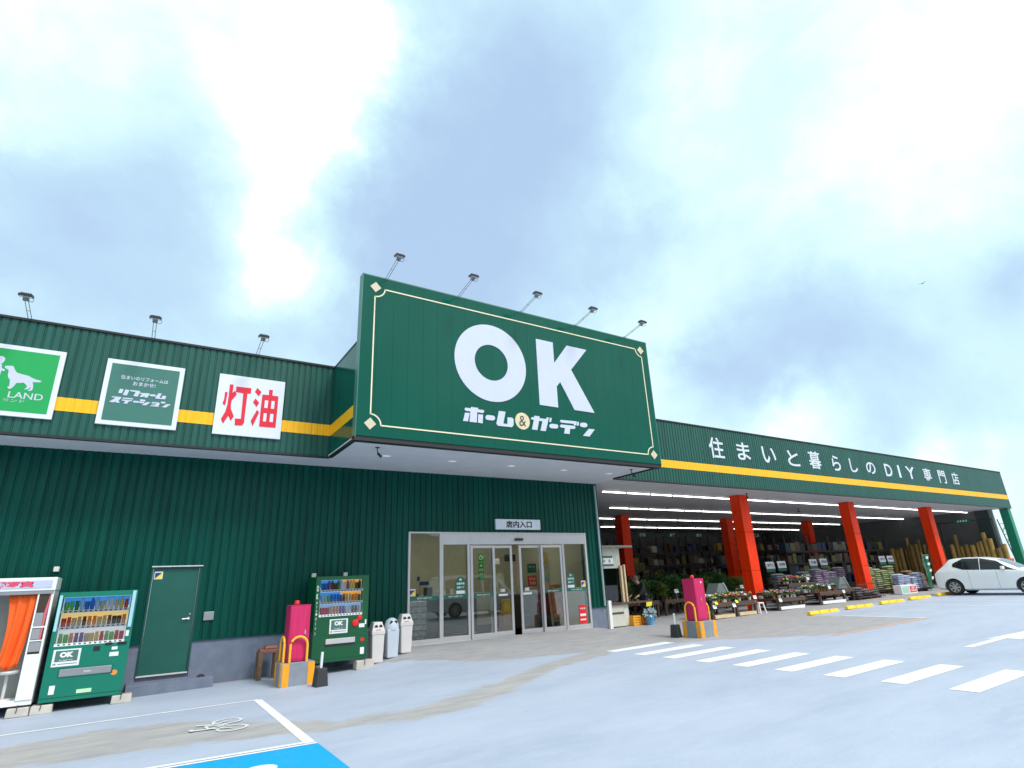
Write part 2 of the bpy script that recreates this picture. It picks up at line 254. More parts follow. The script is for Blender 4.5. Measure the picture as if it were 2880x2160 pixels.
TR = json.loads('''{"K":[[[8.333,7.711],[8.914,7.724],[8.924,7.111],[9.415,7.709],[10.122,7.743],[9.488,7.002],[10.212,5.828],[9.49,5.816],[9.067,6.567],[8.955,6.423],[8.954,5.828],[8.341,5.823]]],"logo":[[[6.129,5.465],[6.27,5.461],[6.28,5.5],[6.476,5.5],[6.47,5.462],[6.619,5.464],[6.648,5.431],[6.608,5.383],[6.446,5.388],[6.427,5.123],[6.228,5.12],[6.26,5.384],[6.128,5.384],[6.096,5.419]],[[6.11,5.336],[6.238,5.339],[6.185,5.128],[6.054,5.121]],[[6.472,5.339],[6.609,5.342],[6.588,5.119],[6.459,5.126]],[[6.891,5.352],[6.924,5.343],[6.945,5.32],[6.949,5.288],[6.933,5.256],[6.904,5.233],[6.867,5.225],[6.73,5.226],[6.698,5.234],[6.677,5.257],[6.673,5.289],[6.688,5.321],[6.717,5.344],[6.753,5.352]],[[7.067,5.497],[7.262,5.497],[7.182,5.181],[7.305,5.181],[7.313,5.358],[7.453,5.363],[7.493,5.325],[7.485,5.172],[7.435,5.113],[7.029,5.107],[6.979,5.151]],[[8.072,5.452],[8.133,5.453],[8.146,5.498],[8.309,5.497],[8.295,5.446],[8.522,5.451],[8.536,5.5],[8.603,5.499],[8.569,5.386],[8.476,5.115],[8.308,5.115],[8.392,5.375],[8.28,5.375],[8.211,5.118],[8.042,5.118],[8.118,5.379],[8.038,5.387],[8.03,5.421]],[[8.634,5.499],[8.698,5.499],[8.669,5.383],[8.611,5.384]],[[8.835,5.343],[8.87,5.336],[8.892,5.314],[8.895,5.283],[8.879,5.253],[8.848,5.23],[8.811,5.221],[8.664,5.218],[8.63,5.225],[8.608,5.247],[8.605,5.277],[8.62,5.307],[8.65,5.33],[8.688,5.339]],[[9.0,5.482],[9.538,5.5],[9.515,5.383],[9.426,5.377],[9.437,5.419],[9.004,5.408],[8.965,5.443]],[[9.555,5.492],[9.622,5.493],[9.598,5.383],[9.531,5.383]],[[9.0,5.354],[9.436,5.365],[9.487,5.326],[9.438,5.275],[9.295,5.269],[9.259,5.118],[9.079,5.114],[9.121,5.269],[8.982,5.272],[8.949,5.308]],[[9.845,5.491],[9.883,5.483],[9.906,5.46],[9.909,5.427],[9.89,5.394],[9.855,5.37],[9.814,5.361],[9.712,5.359],[9.675,5.367],[9.652,5.39],[9.649,5.422],[9.667,5.455],[9.702,5.48],[9.743,5.489]],[[9.949,5.334],[10.161,5.338],[9.947,5.115],[9.722,5.115]]],"reform":[[[-0.863,5.558],[-0.798,5.558],[-0.814,5.468],[-0.881,5.466]],[[-0.766,5.557],[-0.698,5.554],[-0.724,5.433],[-0.795,5.432]],[[-0.681,5.558],[-0.52,5.56],[-0.5,5.538],[-0.537,5.432],[-0.613,5.433],[-0.584,5.527],[-0.683,5.531]],[[-0.493,5.521],[-0.337,5.531],[-0.334,5.509],[-0.363,5.433],[-0.42,5.433],[-0.413,5.468],[-0.447,5.433],[-0.507,5.435],[-0.468,5.49],[-0.505,5.497]],[[-0.239,5.518],[-0.23,5.516],[-0.224,5.509],[-0.22,5.498],[-0.222,5.488],[-0.227,5.48],[-0.236,5.476],[-0.308,5.472],[-0.317,5.475],[-0.324,5.482],[-0.327,5.492],[-0.326,5.503],[-0.32,5.511],[-0.312,5.514]],[[-0.178,5.557],[-0.119,5.558],[-0.149,5.459],[-0.109,5.46],[-0.101,5.515],[-0.042,5.517],[-0.03,5.501],[-0.043,5.439],[-0.21,5.431],[-0.226,5.452]],[[-0.971,5.38],[-0.819,5.385],[-0.807,5.366],[-0.849,5.302],[-0.82,5.262],[-0.877,5.254],[-0.895,5.277],[-0.914,5.257],[-0.991,5.254],[-0.996,5.264],[-0.905,5.36],[-0.977,5.359]],[[-0.783,5.378],[-0.61,5.384],[-0.601,5.364],[-0.638,5.355],[-0.791,5.357]],[[-0.794,5.335],[-0.624,5.34],[-0.615,5.318],[-0.67,5.311],[-0.694,5.256],[-0.755,5.255],[-0.734,5.309],[-0.799,5.314]],[[-0.51,5.338],[-0.502,5.336],[-0.496,5.329],[-0.493,5.32],[-0.494,5.31],[-0.499,5.303],[-0.506,5.3],[-0.583,5.297],[-0.591,5.299],[-0.597,5.306],[-0.6,5.315],[-0.599,5.325],[-0.594,5.332],[-0.587,5.335]],[[-0.405,5.382],[-0.397,5.38],[-0.391,5.373],[-0.388,5.363],[-0.389,5.354],[-0.394,5.346],[-0.402,5.344],[-0.471,5.341],[-0.479,5.344],[-0.485,5.35],[-0.488,5.36],[-0.487,5.369],[-0.482,5.377],[-0.474,5.379]],[[-0.413,5.334],[-0.406,5.332],[-0.4,5.325],[-0.398,5.317],[-0.399,5.308],[-0.403,5.301],[-0.41,5.299],[-0.473,5.296],[-0.48,5.298],[-0.486,5.305],[-0.489,5.313],[-0.488,5.322],[-0.483,5.329],[-0.476,5.332]],[[-0.36,5.335],[-0.291,5.338],[-0.365,5.261],[-0.442,5.259]],[[-0.262,5.351],[-0.143,5.353],[-0.123,5.337],[-0.142,5.259],[-0.282,5.255],[-0.287,5.271],[-0.198,5.286],[-0.197,5.301],[-0.276,5.299],[-0.266,5.315],[-0.188,5.32],[-0.186,5.331],[-0.274,5.329]],[[-0.043,5.382],[-0.035,5.38],[-0.029,5.373],[-0.026,5.363],[-0.028,5.353],[-0.033,5.346],[-0.041,5.343],[-0.097,5.342],[-0.105,5.345],[-0.111,5.352],[-0.114,5.361],[-0.112,5.371],[-0.107,5.378],[-0.099,5.381]],[[0.002,5.338],[0.08,5.339],[-0.006,5.26],[-0.083,5.258]]],"dog":[[[-2.72,5.751],[-2.681,5.76],[-2.617,5.77],[-2.592,5.758],[-2.572,5.714],[-2.545,5.666],[-2.516,5.643],[-2.446,5.626],[-2.347,5.608],[-2.277,5.572],[-2.213,5.548],[-2.161,5.543],[-2.128,5.526],[-2.147,5.505],[-2.248,5.491],[-2.265,5.499],[-2.247,5.449],[-2.234,5.39],[-2.238,5.33],[-2.26,5.311],[-2.298,5.309],[-2.293,5.329],[-2.273,5.344],[-2.271,5.384],[-2.286,5.376],[-2.298,5.343],[-2.314,5.335],[-2.353,5.33],[-2.352,5.348],[-2.328,5.363],[-2.332,5.406],[-2.36,5.436],[-2.392,5.462],[-2.438,5.445],[-2.491,5.441],[-2.512,5.385],[-2.544,5.323],[-2.571,5.307],[-2.592,5.313],[-2.609,5.347],[-2.584,5.363],[-2.589,5.423],[-2.597,5.483],[-2.633,5.532],[-2.645,5.573],[-2.653,5.683],[-2.682,5.693],[-2.714,5.713]]],"girl":[[[-2.938,5.881],[-2.901,5.918],[-2.839,5.936],[-2.791,5.938],[-2.762,5.925],[-2.744,5.9],[-2.743,5.86],[-2.758,5.813],[-2.771,5.792],[-2.789,5.793],[-2.77,5.774],[-2.76,5.708],[-2.747,5.692],[-2.708,5.68],[-2.706,5.649],[-2.754,5.648],[-2.757,5.586],[-2.76,5.512],[-2.765,5.426],[-2.731,5.299],[-2.764,5.288],[-2.807,5.42],[-2.845,5.414],[-2.836,5.284],[-2.87,5.285],[-2.89,5.468],[-2.897,5.612],[-2.936,5.764]]],"kanji":[[[1.16,5.962],[1.234,5.965],[1.232,5.766],[1.27,5.814],[1.291,5.813],[1.32,5.732],[1.235,5.589],[1.23,5.489],[1.241,5.384],[1.319,5.22],[1.268,5.112],[1.208,5.229],[1.121,5.033],[1.068,5.134],[1.135,5.311],[1.161,5.488],[1.163,5.757]],[[1.08,5.768],[1.132,5.768],[1.122,5.513],[1.109,5.451],[1.058,5.498],[1.082,5.607]],[[1.298,5.931],[1.611,5.934],[1.614,5.804],[1.543,5.796],[1.54,5.406],[1.542,5.094],[1.509,5.03],[1.361,5.021],[1.347,5.177],[1.469,5.18],[1.458,5.79],[1.299,5.799]],[[1.737,5.96],[1.835,5.875],[1.791,5.762],[1.697,5.857]],[[1.725,5.701],[1.812,5.603],[1.765,5.5],[1.68,5.609]],[[1.783,5.432],[1.834,5.38],[1.727,5.034],[1.676,5.158]],[[1.999,5.95],[2.078,5.961],[2.079,5.817],[2.215,5.816],[2.218,5.426],[2.216,5.051],[1.866,5.045],[1.859,5.461],[1.863,5.815],[2.004,5.819]]],"kanjih":[[[1.929,5.682],[2.002,5.683],[1.999,5.498],[1.929,5.497]],[[2.073,5.685],[2.144,5.686],[2.144,5.496],[2.075,5.495]],[[1.931,5.368],[1.997,5.372],[1.998,5.175],[1.932,5.175]],[[2.074,5.37],[2.145,5.372],[2.145,5.175],[2.071,5.179]]]}''')
# ================================================================ SETTING
def frange(a, b, s):
    n = max(1, round((b-a)/s)); return [a+(b-a)*i/n for i in range(n)]
gxs = frange(-90, -12, 8)+frange(-12, -3, .5)+frange(-3, 14, .13)+frange(14, 33, .4)+frange(33, 60, 2)+frange(60, 160, 12)+[160]
gys = frange(-70, -2, 6)+frange(-2, 6, .6)+frange(6, 15.6, .13)+frange(15.6, 33, 1)+frange(33, 120, 12)+[120]
STRIP = [(-6, 10.4), (-1.2, 10.45), (0, 10.35), (1, 10.05), (1.9, 9.35), (2.7, 8.8), (3.8, 8.62), (4.6, 8.82), (5.8, 9.5), (7.2, 10.4), (8.6, 11.0), (9.6, 11.35), (10.6, 11.8)]
def ymid(x):
    for (a, b), (c, d) in zip(STRIP, STRIP[1:]):
        if a <= x <= c: return b+(d-b)*(x-a)/(c-a)
    return None
def strw(x):
    T = [(-6, .6), (-1.2, .62), (-.2, .92), (1, .82), (1.8, .52), (2.7, .26), (3.7, .36), (4.6, .40), (6.9, .32), (9.6, .35), (12, .3)]
    for (a, b), (c, d) in zip(T, T[1:]):
        if a <= x <= c: return b+(d-b)*(x-a)/(c-a)
    return .3
def beige(x, y):
    if x < 4.6: yb = 14.6
    elif x < 7: yb = 14.0-(x-4.6)*.7
    elif x < 9.6: yb = 12.32-(x-7)*.3
    elif x < 12.5: yb = 11.5-(x-9.6)*.35
    elif x < 14.7: yb = 10.5-(x-12.5)*.9
    elif x < 19.35: yb = 8.56
    else: yb = 12.35 if x < 21 else 12.6
    return max(0, min(1, (y-yb)/.25+.5))
gm = MB(); nx, ny = len(gxs), len(gys); ca = []
for y in gys:
    for x in gxs:
        gm.v.append((x, y, gz(x, y))); ym = ymid(x); w = strw(x)
        s = 0 if ym is None else max(0, min(1, (w+.25-abs(y-ym))/.5))
        ca.append((s, beige(x, y), 0, 1))
for j in range(ny-1):
    for i in range(nx-1): gm.f.append([j*nx+i, j*nx+i+1, (j+1)*nx+i+1, (j+1)*nx+i]); gm.m.append(0)
def ground_mat():
    m = bpy.data.materials.new('coated concrete yard'); m.use_nodes = True; N = m.node_tree.nodes; L = m.node_tree.links; b = N['Principled BSDF']
    tc = N.new('ShaderNodeTexCoord'); at = N.new('ShaderNodeAttribute'); at.attribute_name = 'zones'; sp = N.new('ShaderNodeSeparateColor'); L.new(at.outputs['Color'], sp.inputs[0])
    def noise(sc, det=6, map_=None, rough=.6):
        n = N.new('ShaderNodeTexNoise'); n.inputs['Scale'].default_value = sc; n.inputs['Detail'].default_value = det; n.inputs['Roughness'].default_value = rough
        if map_:
            p = N.new('ShaderNodeMapping'); p.inputs['Scale'].default_value = map_; p.inputs['Rotation'].default_value = (0, 0, .25); L.new(tc.outputs['Object'], p.inputs[0]); L.new(p.outputs[0], n.inputs['Vector'])
        else: L.new(tc.outputs['Object'], n.inputs['Vector'])
        return n.outputs['Fac']
    def mr(x, a, b_, c=0, d=1):
        n = N.new('ShaderNodeMapRange'); L.new(x, n.inputs[0]); n.inputs[1].default_value = a; n.inputs[2].default_value = b_; n.inputs[3].default_value = c; n.inputs[4].default_value = d; return n.outputs[0]
    def mth(op, a, c):
        n = N.new('ShaderNodeMath'); n.operation = op
        for i, q in enumerate((a, c)):
            if isinstance(q, (int, float)): n.inputs[i].default_value = q
            else: L.new(q, n.inputs[i])
        return n.outputs[0]
    def mix(f, a, c):
        n = N.new('ShaderNodeMix'); n.data_type = 'RGBA'
        if isinstance(f, (int, float)): n.inputs[0].default_value = f
        else: L.new(f, n.inputs[0])
        for i, q in ((6, a), (7, c)):
            if isinstance(q, tuple): n.inputs[i].default_value = (*q, 1)
            else: L.new(q, n.inputs[i])
        return n.outputs[2]
    big = noise(.35, 7, (1, 2.6, 1)); mid = noise(1.6, 8, (1, 3.5, 1), .65); fine = noise(45, 4)
    coat = mix(mr(big, .35, .65), (.36, .42, .53), (.435, .495, .61)); coat = mix(mr(mid, .42, .72, 0, .55), coat, (.47, .53, .62))
    conc = mix(mr(mid, .3, .7), (.30, .305, .32), (.43, .42, .42))
    gut = mix(mr(mid, .35, .65), (.335, .335, .34), (.45, .44, .435))
    e = noise(2.6, 7); e2 = mth('MULTIPLY', mth('SUBTRACT', e, .5), 2.4)
    f1 = mr(mth('ADD', sp.outputs['Green'], mth('MULTIPLY', e2, .8)), .35, .65)
    f2 = mr(mth('ADD', sp.outputs['Red'], mth('MULTIPLY', e2, .6)), .32, .68)
    f1.node if False else None
    c = mix(f1, coat, conc); c = mix(f2, c, gut)
    c = mix(mr(fine, .3, .7, 0, .14), c, (.12, .12, .13))
    L.new(c, b.inputs['Base Color']); b.inputs['Roughness'].default_value = .62
    bp = N.new('ShaderNodeBump'); bp.inputs['Strength'].default_value = .25; bp.inputs['Distance'].default_value = .01; L.new(fine, bp.inputs['Height']); L.new(bp.outputs[0], b.inputs['Normal'])
    return m
g = obj('parking_lot', gm, ground_mat(), kind='structure'); att = g.data.color_attributes.new('zones', 'FLOAT_COLOR', 'POINT')
att.data.foreach_set('color', [q for c in ca for q in c])
g.data.polygons.foreach_set('use_smooth', [True]*len(g.data.polygons))
def paint_mat(name, col, wear=.35):
    m = bpy.data.materials.new(name); m.use_nodes = True; N = m.node_tree.nodes; L = m.node_tree.links; b = N['Principled BSDF']; b.inputs['Roughness'].default_value = .6
    tc = N.new('ShaderNodeTexCoord'); n = N.new('ShaderNodeTexNoise'); n.inputs['Scale'].default_value = 7; n.inputs['Detail'].default_value = 8; n.inputs['Roughness'].default_value = .7; L.new(tc.outputs['Object'], n.inputs['Vector'])
    r = N.new('ShaderNodeMapRange'); L.new(n.outputs['Fac'], r.inputs[0]); r.inputs[1].default_value = .55; r.inputs[2].default_value = .8; r.inputs[3].default_value = 0; r.inputs[4].default_value = wear
    mx = N.new('ShaderNodeMix'); mx.data_type = 'RGBA'; L.new(r.outputs[0], mx.inputs[0]); mx.inputs[6].default_value = (*col, 1); mx.inputs[7].default_value = (.35, .40, .48, 1); L.new(mx.outputs[2], b.inputs['Base Color']); return m
PW = paint_mat('white road paint', (.78, .79, .79), .85); PW2 = paint_mat('worn white road paint', (.66, .69, .70), .9); PB = paint_mat('blue road paint', (.0, .34, .72), .25); PO = paint_mat('faded orange road paint', (.62, .36, .22), 1.0)
def flat(pts, dz=.004, nseg=1):
    mb = MB(); mb.face([(x, y, lot(x)+dz) for x, y in pts]); return mb
cwm = MB()
for i, yc in enumerate((11.13, 10.2, 9.34, 8.45, 7.57, 6.7, 5.82, 4.93, 4.03)):
    cwm.add(flat([(9.63, yc-.18), (11.62, yc-.18), (11.62, yc+.18), (9.63, yc+.18)]))
obj('crosswalk', cwm, PW, kind='structure')
am = flat([(13.86, 5.44), (15.5, 5.44), (15.5, 5.60), (13.86, 5.60)]); am.add(flat([(15.5, 5.2), (15.5, 5.60), (15.2, 5.72), (17.0, 5.56)])); am.add(flat([(15.5, 5.2), (17.0, 5.56), (15.9, 5.13)]))
obj('direction_arrow', am, PW, kind='structure')
for x0 in (21.6, 23.9, 26.3, 28.75, 31.2, 33.6):
    obj('parking_line', flat([(x0, 8.5), (x0+.12, 8.5), (x0+.12, 11.9), (x0, 11.9)]), PW2, kind='structure')
obj('parking_line', flat([(19.35, 8.55), (19.5, 8.55), (19.5, 11.0), (19.35, 11.0)]), PW2, kind='structure')
obj('boundary_line', flat([(14.5, 8.5), (19.3, 8.45), (19.3, 8.58), (14.5, 8.62)]), PO, kind='structure')
bl = flat([(-3.2, 12.22), (2.1, 11.84), (2.1, 11.91), (-3.2, 12.31)]); bl.add(flat([(2.02, 8.15), (2.15, 8.15), (2.15, 11.84), (2.02, 11.84)]))
bl.add(flat([(-3.2, 8.86), (2.02, 8.17), (2.02, 8.25), (-3.2, 8.94)])); obj('bay_outline', bl, PW, kind='structure')
bl = flat([(-3.2, 8.74), (2.15, 8.06), (2.15, 8.115), (-3.2, 8.80)]); obj('bay_line', bl, PW, kind='structure')
obj('blue_bay', flat([(-3.2, 4.2), (2.17, 4.2), (2.16, 8.05), (-3.2, 8.72)], .003), PB, kind='structure')
wm = MB()
wm.face([(1.40+.17*math.cos(a), 7.42+.15*math.sin(a), lot(1.4)+.008) for a in [2*PI*k/24 for k in range(24)]]); wm.add(flat([(1.32, 6.3), (1.48, 6.3), (1.48, 7.2), (1.32, 7.2)], .008))
wm.add(flat([(1.48, 6.6), (1.9, 6.6), (1.9, 6.75), (1.48, 6.75)], .008)); obj('wheelchair_symbol', wm, PW, kind='structure')
def gline(mb, pts, w, dz=.005):
    for (a, b), (c, d) in zip(pts, pts[1:]):
        l = math.hypot(c-a, d-b); nx_, ny_ = -(d-b)/l*w/2, (c-a)/l*w/2; mb.add(flat([(a-nx_, b-ny_), (c-nx_, d-ny_), (c+nx_, d+ny_), (a+nx_, b+ny_)], dz)); dz += .0003
bk = MB()
for cx, cy in ((1.43, 10.37), (1.43, 9.83)): gline(bk, [(cx+.19*math.cos(2*PI*k/20), cy+.19*math.sin(2*PI*k/20)) for k in range(21)], .05, .005)
gline(bk, [(1.43, 10.37), (1.12, 10.2), (1.15, 9.98), (1.43, 9.83)], .045, .012); gline(bk, [(1.12, 10.2), (1.4, 10.08), (1.15, 9.98)], .045, .014); gline(bk, [(1.2, 10.25), (1.02, 10.34)], .05, .016); gline(bk, [(1.2, 9.95), (.95, 10.02)], .05, .016); gline(bk, [(.95, 9.97), (.93, 10.1)], .06, .018)
obj('bicycle_symbol', bk, PW2, kind='structure')
ap = MB(); ap.box(11.9, 12.95, 14.2, 14.72, -.2, -.02); 
# unseen wooded rise added behind the camera so the glass mirrors no bright sky
hm = MB(); xs_ = [-90+6*i for i in range(42)]; ys_ = [-75, -66, -58, -52, -48, -46]; rh_ = random.Random(4)
for j, y in enumerate(ys_):
    for i, x in enumerate(xs_): hm.v.append((x, y+rh_.uniform(-1, 1), (-.5 if j == 5 else (11+3*math.sin(i*.7)+2*math.sin(i*1.9+1))*(1-.13*j)+rh_.uniform(-.8, .8))))
for j in range(5):
    for i in range(41): a = j*42+i; hm.f.append([a, a+42, a+43, a+1]); hm.m.append(0)
obj('unseen_hill', hm, mat('wooded slope', (.022, .045, .018), .9, var=.6, nscale=.35), kind='structure')
# ================================================================ BUILDING
BLD = thing('home_center_building', 'long dark green corrugated store with orange red columns under its open right wing', 'building', (0, 14.8, 0))
def P(name, mb, m, **k): return obj(name, mb, m, parent=k.pop('parent', BLD), world=True, **k)
def corr(mb, x0, x1, z0, z1, y, pitch=.15, d=.018, g=.034):
    n = round((x1-x0)/pitch); p = (x1-x0)/n; xs = []
    for i in range(n):
        a = x0+i*p; xs += [(a, y), (a+p-g-.012, y), (a+p-g, y+d), (a+p-.012, y+d)]
    xs.append((x1, y))
    for (a, b), (c, e) in zip(xs, xs[1:]): mb.face([(a, b, z0), (c, e, z0), (c, e, z1), (a, b, z1)])
    return mb
w = MB()
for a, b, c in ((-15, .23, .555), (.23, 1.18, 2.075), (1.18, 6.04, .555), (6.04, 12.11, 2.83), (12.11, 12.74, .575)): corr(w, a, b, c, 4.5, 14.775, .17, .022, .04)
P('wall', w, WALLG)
w = MB()
for a, b, c, e in ((-15, .23, .53, 4.5), (1.18, 6.04, .53, 4.5), (.23, 1.18, 2.1, 4.5), (6.04, 12.11, 2.83, 4.5), (12.11, 12.74, .53, 4.5)): w.box(a, b, 14.81, 15.0, c+.02, e)
w.box(12.60, 12.76, 15.0, 31, -.3, 4.5); w.box(-15.2, -15, 14.8, 31, -.5, 6.5); P('inner_wall', w, WALLG)
w = MB(); w.box(12.735, 12.79, 14.755, 14.84, .56, 4.48); P('corner_trim', w, WALLG)
w = MB(); w.tube([(12.66, 14.70, 4.4), (12.66, 14.70, .6)], .035, 10); P('downpipe', w, mat('pale downpipe', (.30, .36, .38), .4), smooth=True)
w = MB(); w.box(-15, .23, 14.80, 15.0, -.6, .545); w.box(1.18, 6.04, 14.80, 15.0, -.6, .545); w.box(12.11, 12.78, 14.80, 15.0, -.6, .565); w.box(.23, 1.18, 14.83, 15.0, -.6, -.06); w.box(6.04, 12.11, 14.80, 15.0, -.6, -.006); P('concrete_base', w, CONC)
w = MB(); w.box(-15, .23, 14.762, 14.80, .545, .57); w.box(1.18, 6.04, 14.762, 14.80, .545, .57); w.box(12.11, 12.74, 14.762, 14.80, .565, .59); P('drip_rail', w, WALLG)
# fascias
def fascia(x0, x1, zt):
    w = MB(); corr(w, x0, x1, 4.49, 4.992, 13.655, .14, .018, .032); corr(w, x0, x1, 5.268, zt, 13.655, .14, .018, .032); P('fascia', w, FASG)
    w = MB(); corr(w, x0, x1, 4.992, 5.268, 13.652, .14, .007, .03); P('stripe', w, YEL)
    w = MB(); w.box(x0, x1, 13.62, 13.80, zt, zt+.045); P('parapet_cap', w, BLK)
    w = MB(); w.box(x0, x1, 13.63, 13.72, 4.44, 4.488); P('bottom_trim', w, BLK)
fascia(-15, 3.50, 6.76); fascia(12.64, 45.52, 6.69)
w = MB(); w.box(45.52, 45.58, 13.66, 31, 4.49, 6.69); w.box(-15, 45.5, 13.80, 31.2, 4.60, 6.5); w.box(3.6, 12.5, 11.80, 13.8, 4.60, 6.68); P('roof', w, mat('grey roof steel', (.20, .23, .23), .5))
for xa in (3.49, 12.56):
    w = MB(); w.box(xa, xa+.06, 11.79, 13.64, 4.49, 4.99); w.box(xa, xa+.06, 11.79, 13.64, 5.27, 6.76); P('canopy_side', w, SIGNG)
    w = MB(); w.box(xa-.002, xa+.062, 11.79, 13.64, 4.99, 5.27); P('stripe', w, YEL)
    w = MB(); w.box(xa-.01, xa+.07, 11.79, 13.62, 6.76, 6.80); w.box(xa-.01, xa+.07, 11.79, 13.62, 4.44, 4.488); P('parapet_cap', w, BLK)
w = MB(); w.box(-15, 3.48, 13.73, 14.80, 4.47, 4.52); w.box(3.48, 12.64, 11.79, 14.80, 4.47, 4.52); w.box(12.64, 12.76, 13.73, 14.80, 4.47, 4.52); P('soffit', w, SOFF)
w = MB(); w.box(12.76, 45.5, 13.73, 31, 4.47, 4.52); P('canopy_ceiling', w, mat('garden ceiling board', (.55, .55, .56), .75, var=.08, nscale=1.2))
w = MB(); w.box(12.8, 45.2, 31, 31.2, -.4, 4.47); P('back_wall', w, mat('grey back wall panel', (.10, .105, .105), .7, var=.15))
w = MB(); w.box(45.0, 45.2, 15.45, 31, -.4, 4.47); P('side_wall', w, mat('grey back wall panel')); w = MB(); w.box(44.9, 45.25, 14.75, 15.43, -.4, 4.47); P('side_wall', w, mat('dark green wall panel', (.02, .04, .038), .6))
w = MB(); w.box(44.95, 45.2, 14.55, 14.73, -.4, 4.47); P('door_jamb', w, mat('grey green jamb', (.20, .26, .24), .5))
w = MB(); w.box(45.05, 45.5, 13.72, 14.16, -.3, 4.46, taper=0); P('corner_column', w, mat('bright green column paint', (.0, .20, .11), .4), bevel=.015)
# columns
cb = None
for i, (cx, cy) in enumerate([(x, y) for y in (15.22, 22.4) for x in (20.97, 29.33, 37.65)]):
    if cb is None:
        w = MB()
        for z0, z1 in ((-.4, 1.45), (1.455, 2.95), (2.955, 4.47)): w.box(-.29, .29, -.24, .24, z0, z1)
        cb = obj('column', w, ORED, bevel=.02); cb.parent = BLD; c = cb
    else: c = cb.copy(); COL.objects.link(c)
    c.location = (cx, cy-14.8, 0)
# store room behind the glass
w = MB(); w.box(2.4, 12.6, 14.93, 24, -.05, -.004); P('store_floor', w, mat('store floor tile', (.12, .12, .115), .35))
w = MB(); w.box(2.4, 12.6, 19.6, 19.8, 0, 4.2); w.box(2.2, 2.4, 15, 19.6, 0, 4.2); w.box(12.50, 12.58, 15.02, 19.6, 0, 4.2); P('store_wall', w, INWALL)
w = MB(); w.box(2.4, 12.6, 15, 19.6, 3.5, 3.6); P('store_ceiling', w, mat('store ceiling', (.6, .6, .58), .8))
# entrance
F = MB(); y0, y1 = 14.74, 14.80
F.box(6.02, 6.08, y0-.01, y1, 0, 2.80); F.box(6.02, 12.13, y0-.01, y1, 2.80, 2.84); F.box(12.06, 12.13, y0-.01, y1, 0, 2.80)
F.box(6.94, 7.05, y0, y1, 0, 2.797); F.box(7.05, 12.06, y0, y1, 2.50, 2.797); F.box(7.80, 7.87, y0, y1, .14, 2.50); F.box(11.15, 11.22, y0, y1, .0, 2.50)
F.box(6.08, 6.94, y0, y1, .0, .13); F.box(7.05, 7.87, y0, y1, 0, .14); F.box(11.22, 12.06, y0, y1, 0, .13); F.box(6.08, 12.06, 14.70, 14.738, -.003, .02)
P('entrance_frame', F, ALU, bevel=.004)
w = MB(); w.box(9.40, 9.66, 14.66, 14.739, 2.60, 2.67); P('door_sensor', w, mat('black sensor', (.02, .02, .022), .3), bevel=.01)
def pane(x0, x1, z0, z1, y, par=None):
    w = MB(); w.box(x0, x1, y, y+.008, z0, z1); return P('pane', w, GLASS, **({'parent': par} if par else {}))
pane(6.08, 6.94, .13, 2.80, 14.77); pane(7.05, 7.80, .14, 2.50, 14.77); pane(11.22, 12.06, .13, 2.50, 14.77)
def slider(x0, x1, y):
    w = MB(); w.box(x0, x0+.075, y, y+.035, .02, 2.47); w.box(x1-.075, x1, y, y+.035, .02, 2.47); w.box(x0+.075, x1-.075, y+.001, y+.034, 2.40, 2.47); w.box(x0+.075, x1-.075, y+.001, y+.034, .02, .14)
    d = P('sliding_door', w, ALU, bevel=.003); pane(x0+.075, x1-.075, .14, 2.40, y+.013, d); return d
S1 = slider(7.90, 8.70, 14.75); S2 = slider(8.56, 9.33, 14.81); S3 = slider(9.58, 10.38, 14.81); S4 = slider(10.33, 11.13, 14.75)
STK = mat('green sticker', (.0, .13, .085), .5); WT = mat('white sticker', (.75, .77, .78), .5)
def sticker_band(x0, x1, par, y=14.763):
    w = MB(); w.box(x0, x1, y-.002, y, 1.095, 1.185); P('glass_sticker', w, STK, parent=par)
    w = MB(); c = (x0+x1)/2; text_into(w, 'OK ホーム&ガーデン', c-.21, c+.21, 1.117, 1.163, y-.004, bold=.03); P('lettering', w, WT, parent=par)
for a, b, pr, yy in ((6.1, 6.92, BLD, 14.767), (7.06, 7.79, BLD, 14.767), (7.99, 8.60, S1, 14.76), (10.42, 11.04, S4, 14.76), (11.23, 12.04, BLD, 14.767)): sticker_band(a, b, pr, yy)
def glass_sign(x, z, par, y):
    w = MB(); w.box(x-.15, x+.15, y-.003, y, z-.05, z+.20); w.poly([(x-.15, z+.2), (x+.15, z+.2), (x+.08, z+.29), (x, z+.31), (x-.08, z+.29)], y-.003, y); P('glass_sticker', w, STK, parent=par)
    w = MB(); w.box(x-.13, x+.13, y-.003, y, z-.13, z-.052); w.box(x-.03, x+.03, y-.006, y-.003, z+.21, z+.26)
    text_into(w, '営業時間', x-.12, x+.12, z+.10, z+.16, y-.006, bold=.02); text_into(w, '自動ドア', x-.11, x+.11, z+.0, z+.06, y-.006, bold=.02); P('lettering', w, WT, parent=par)
glass_sign(7.58, 1.33, BLD, 14.767); glass_sign(11.42, 1.33, BLD, 14.767)
for x, pr in ((8.98, S2), (9.82, S3)):
    w = MB(); text_into(w, 'OK', x-.09, x+.09, 1.18, 1.27, 14.818, bold=.06); w.box(x-.15, x+.15, 14.816, 14.82, 1.075, 1.13); P('glass_sticker', w, WT, parent=pr)
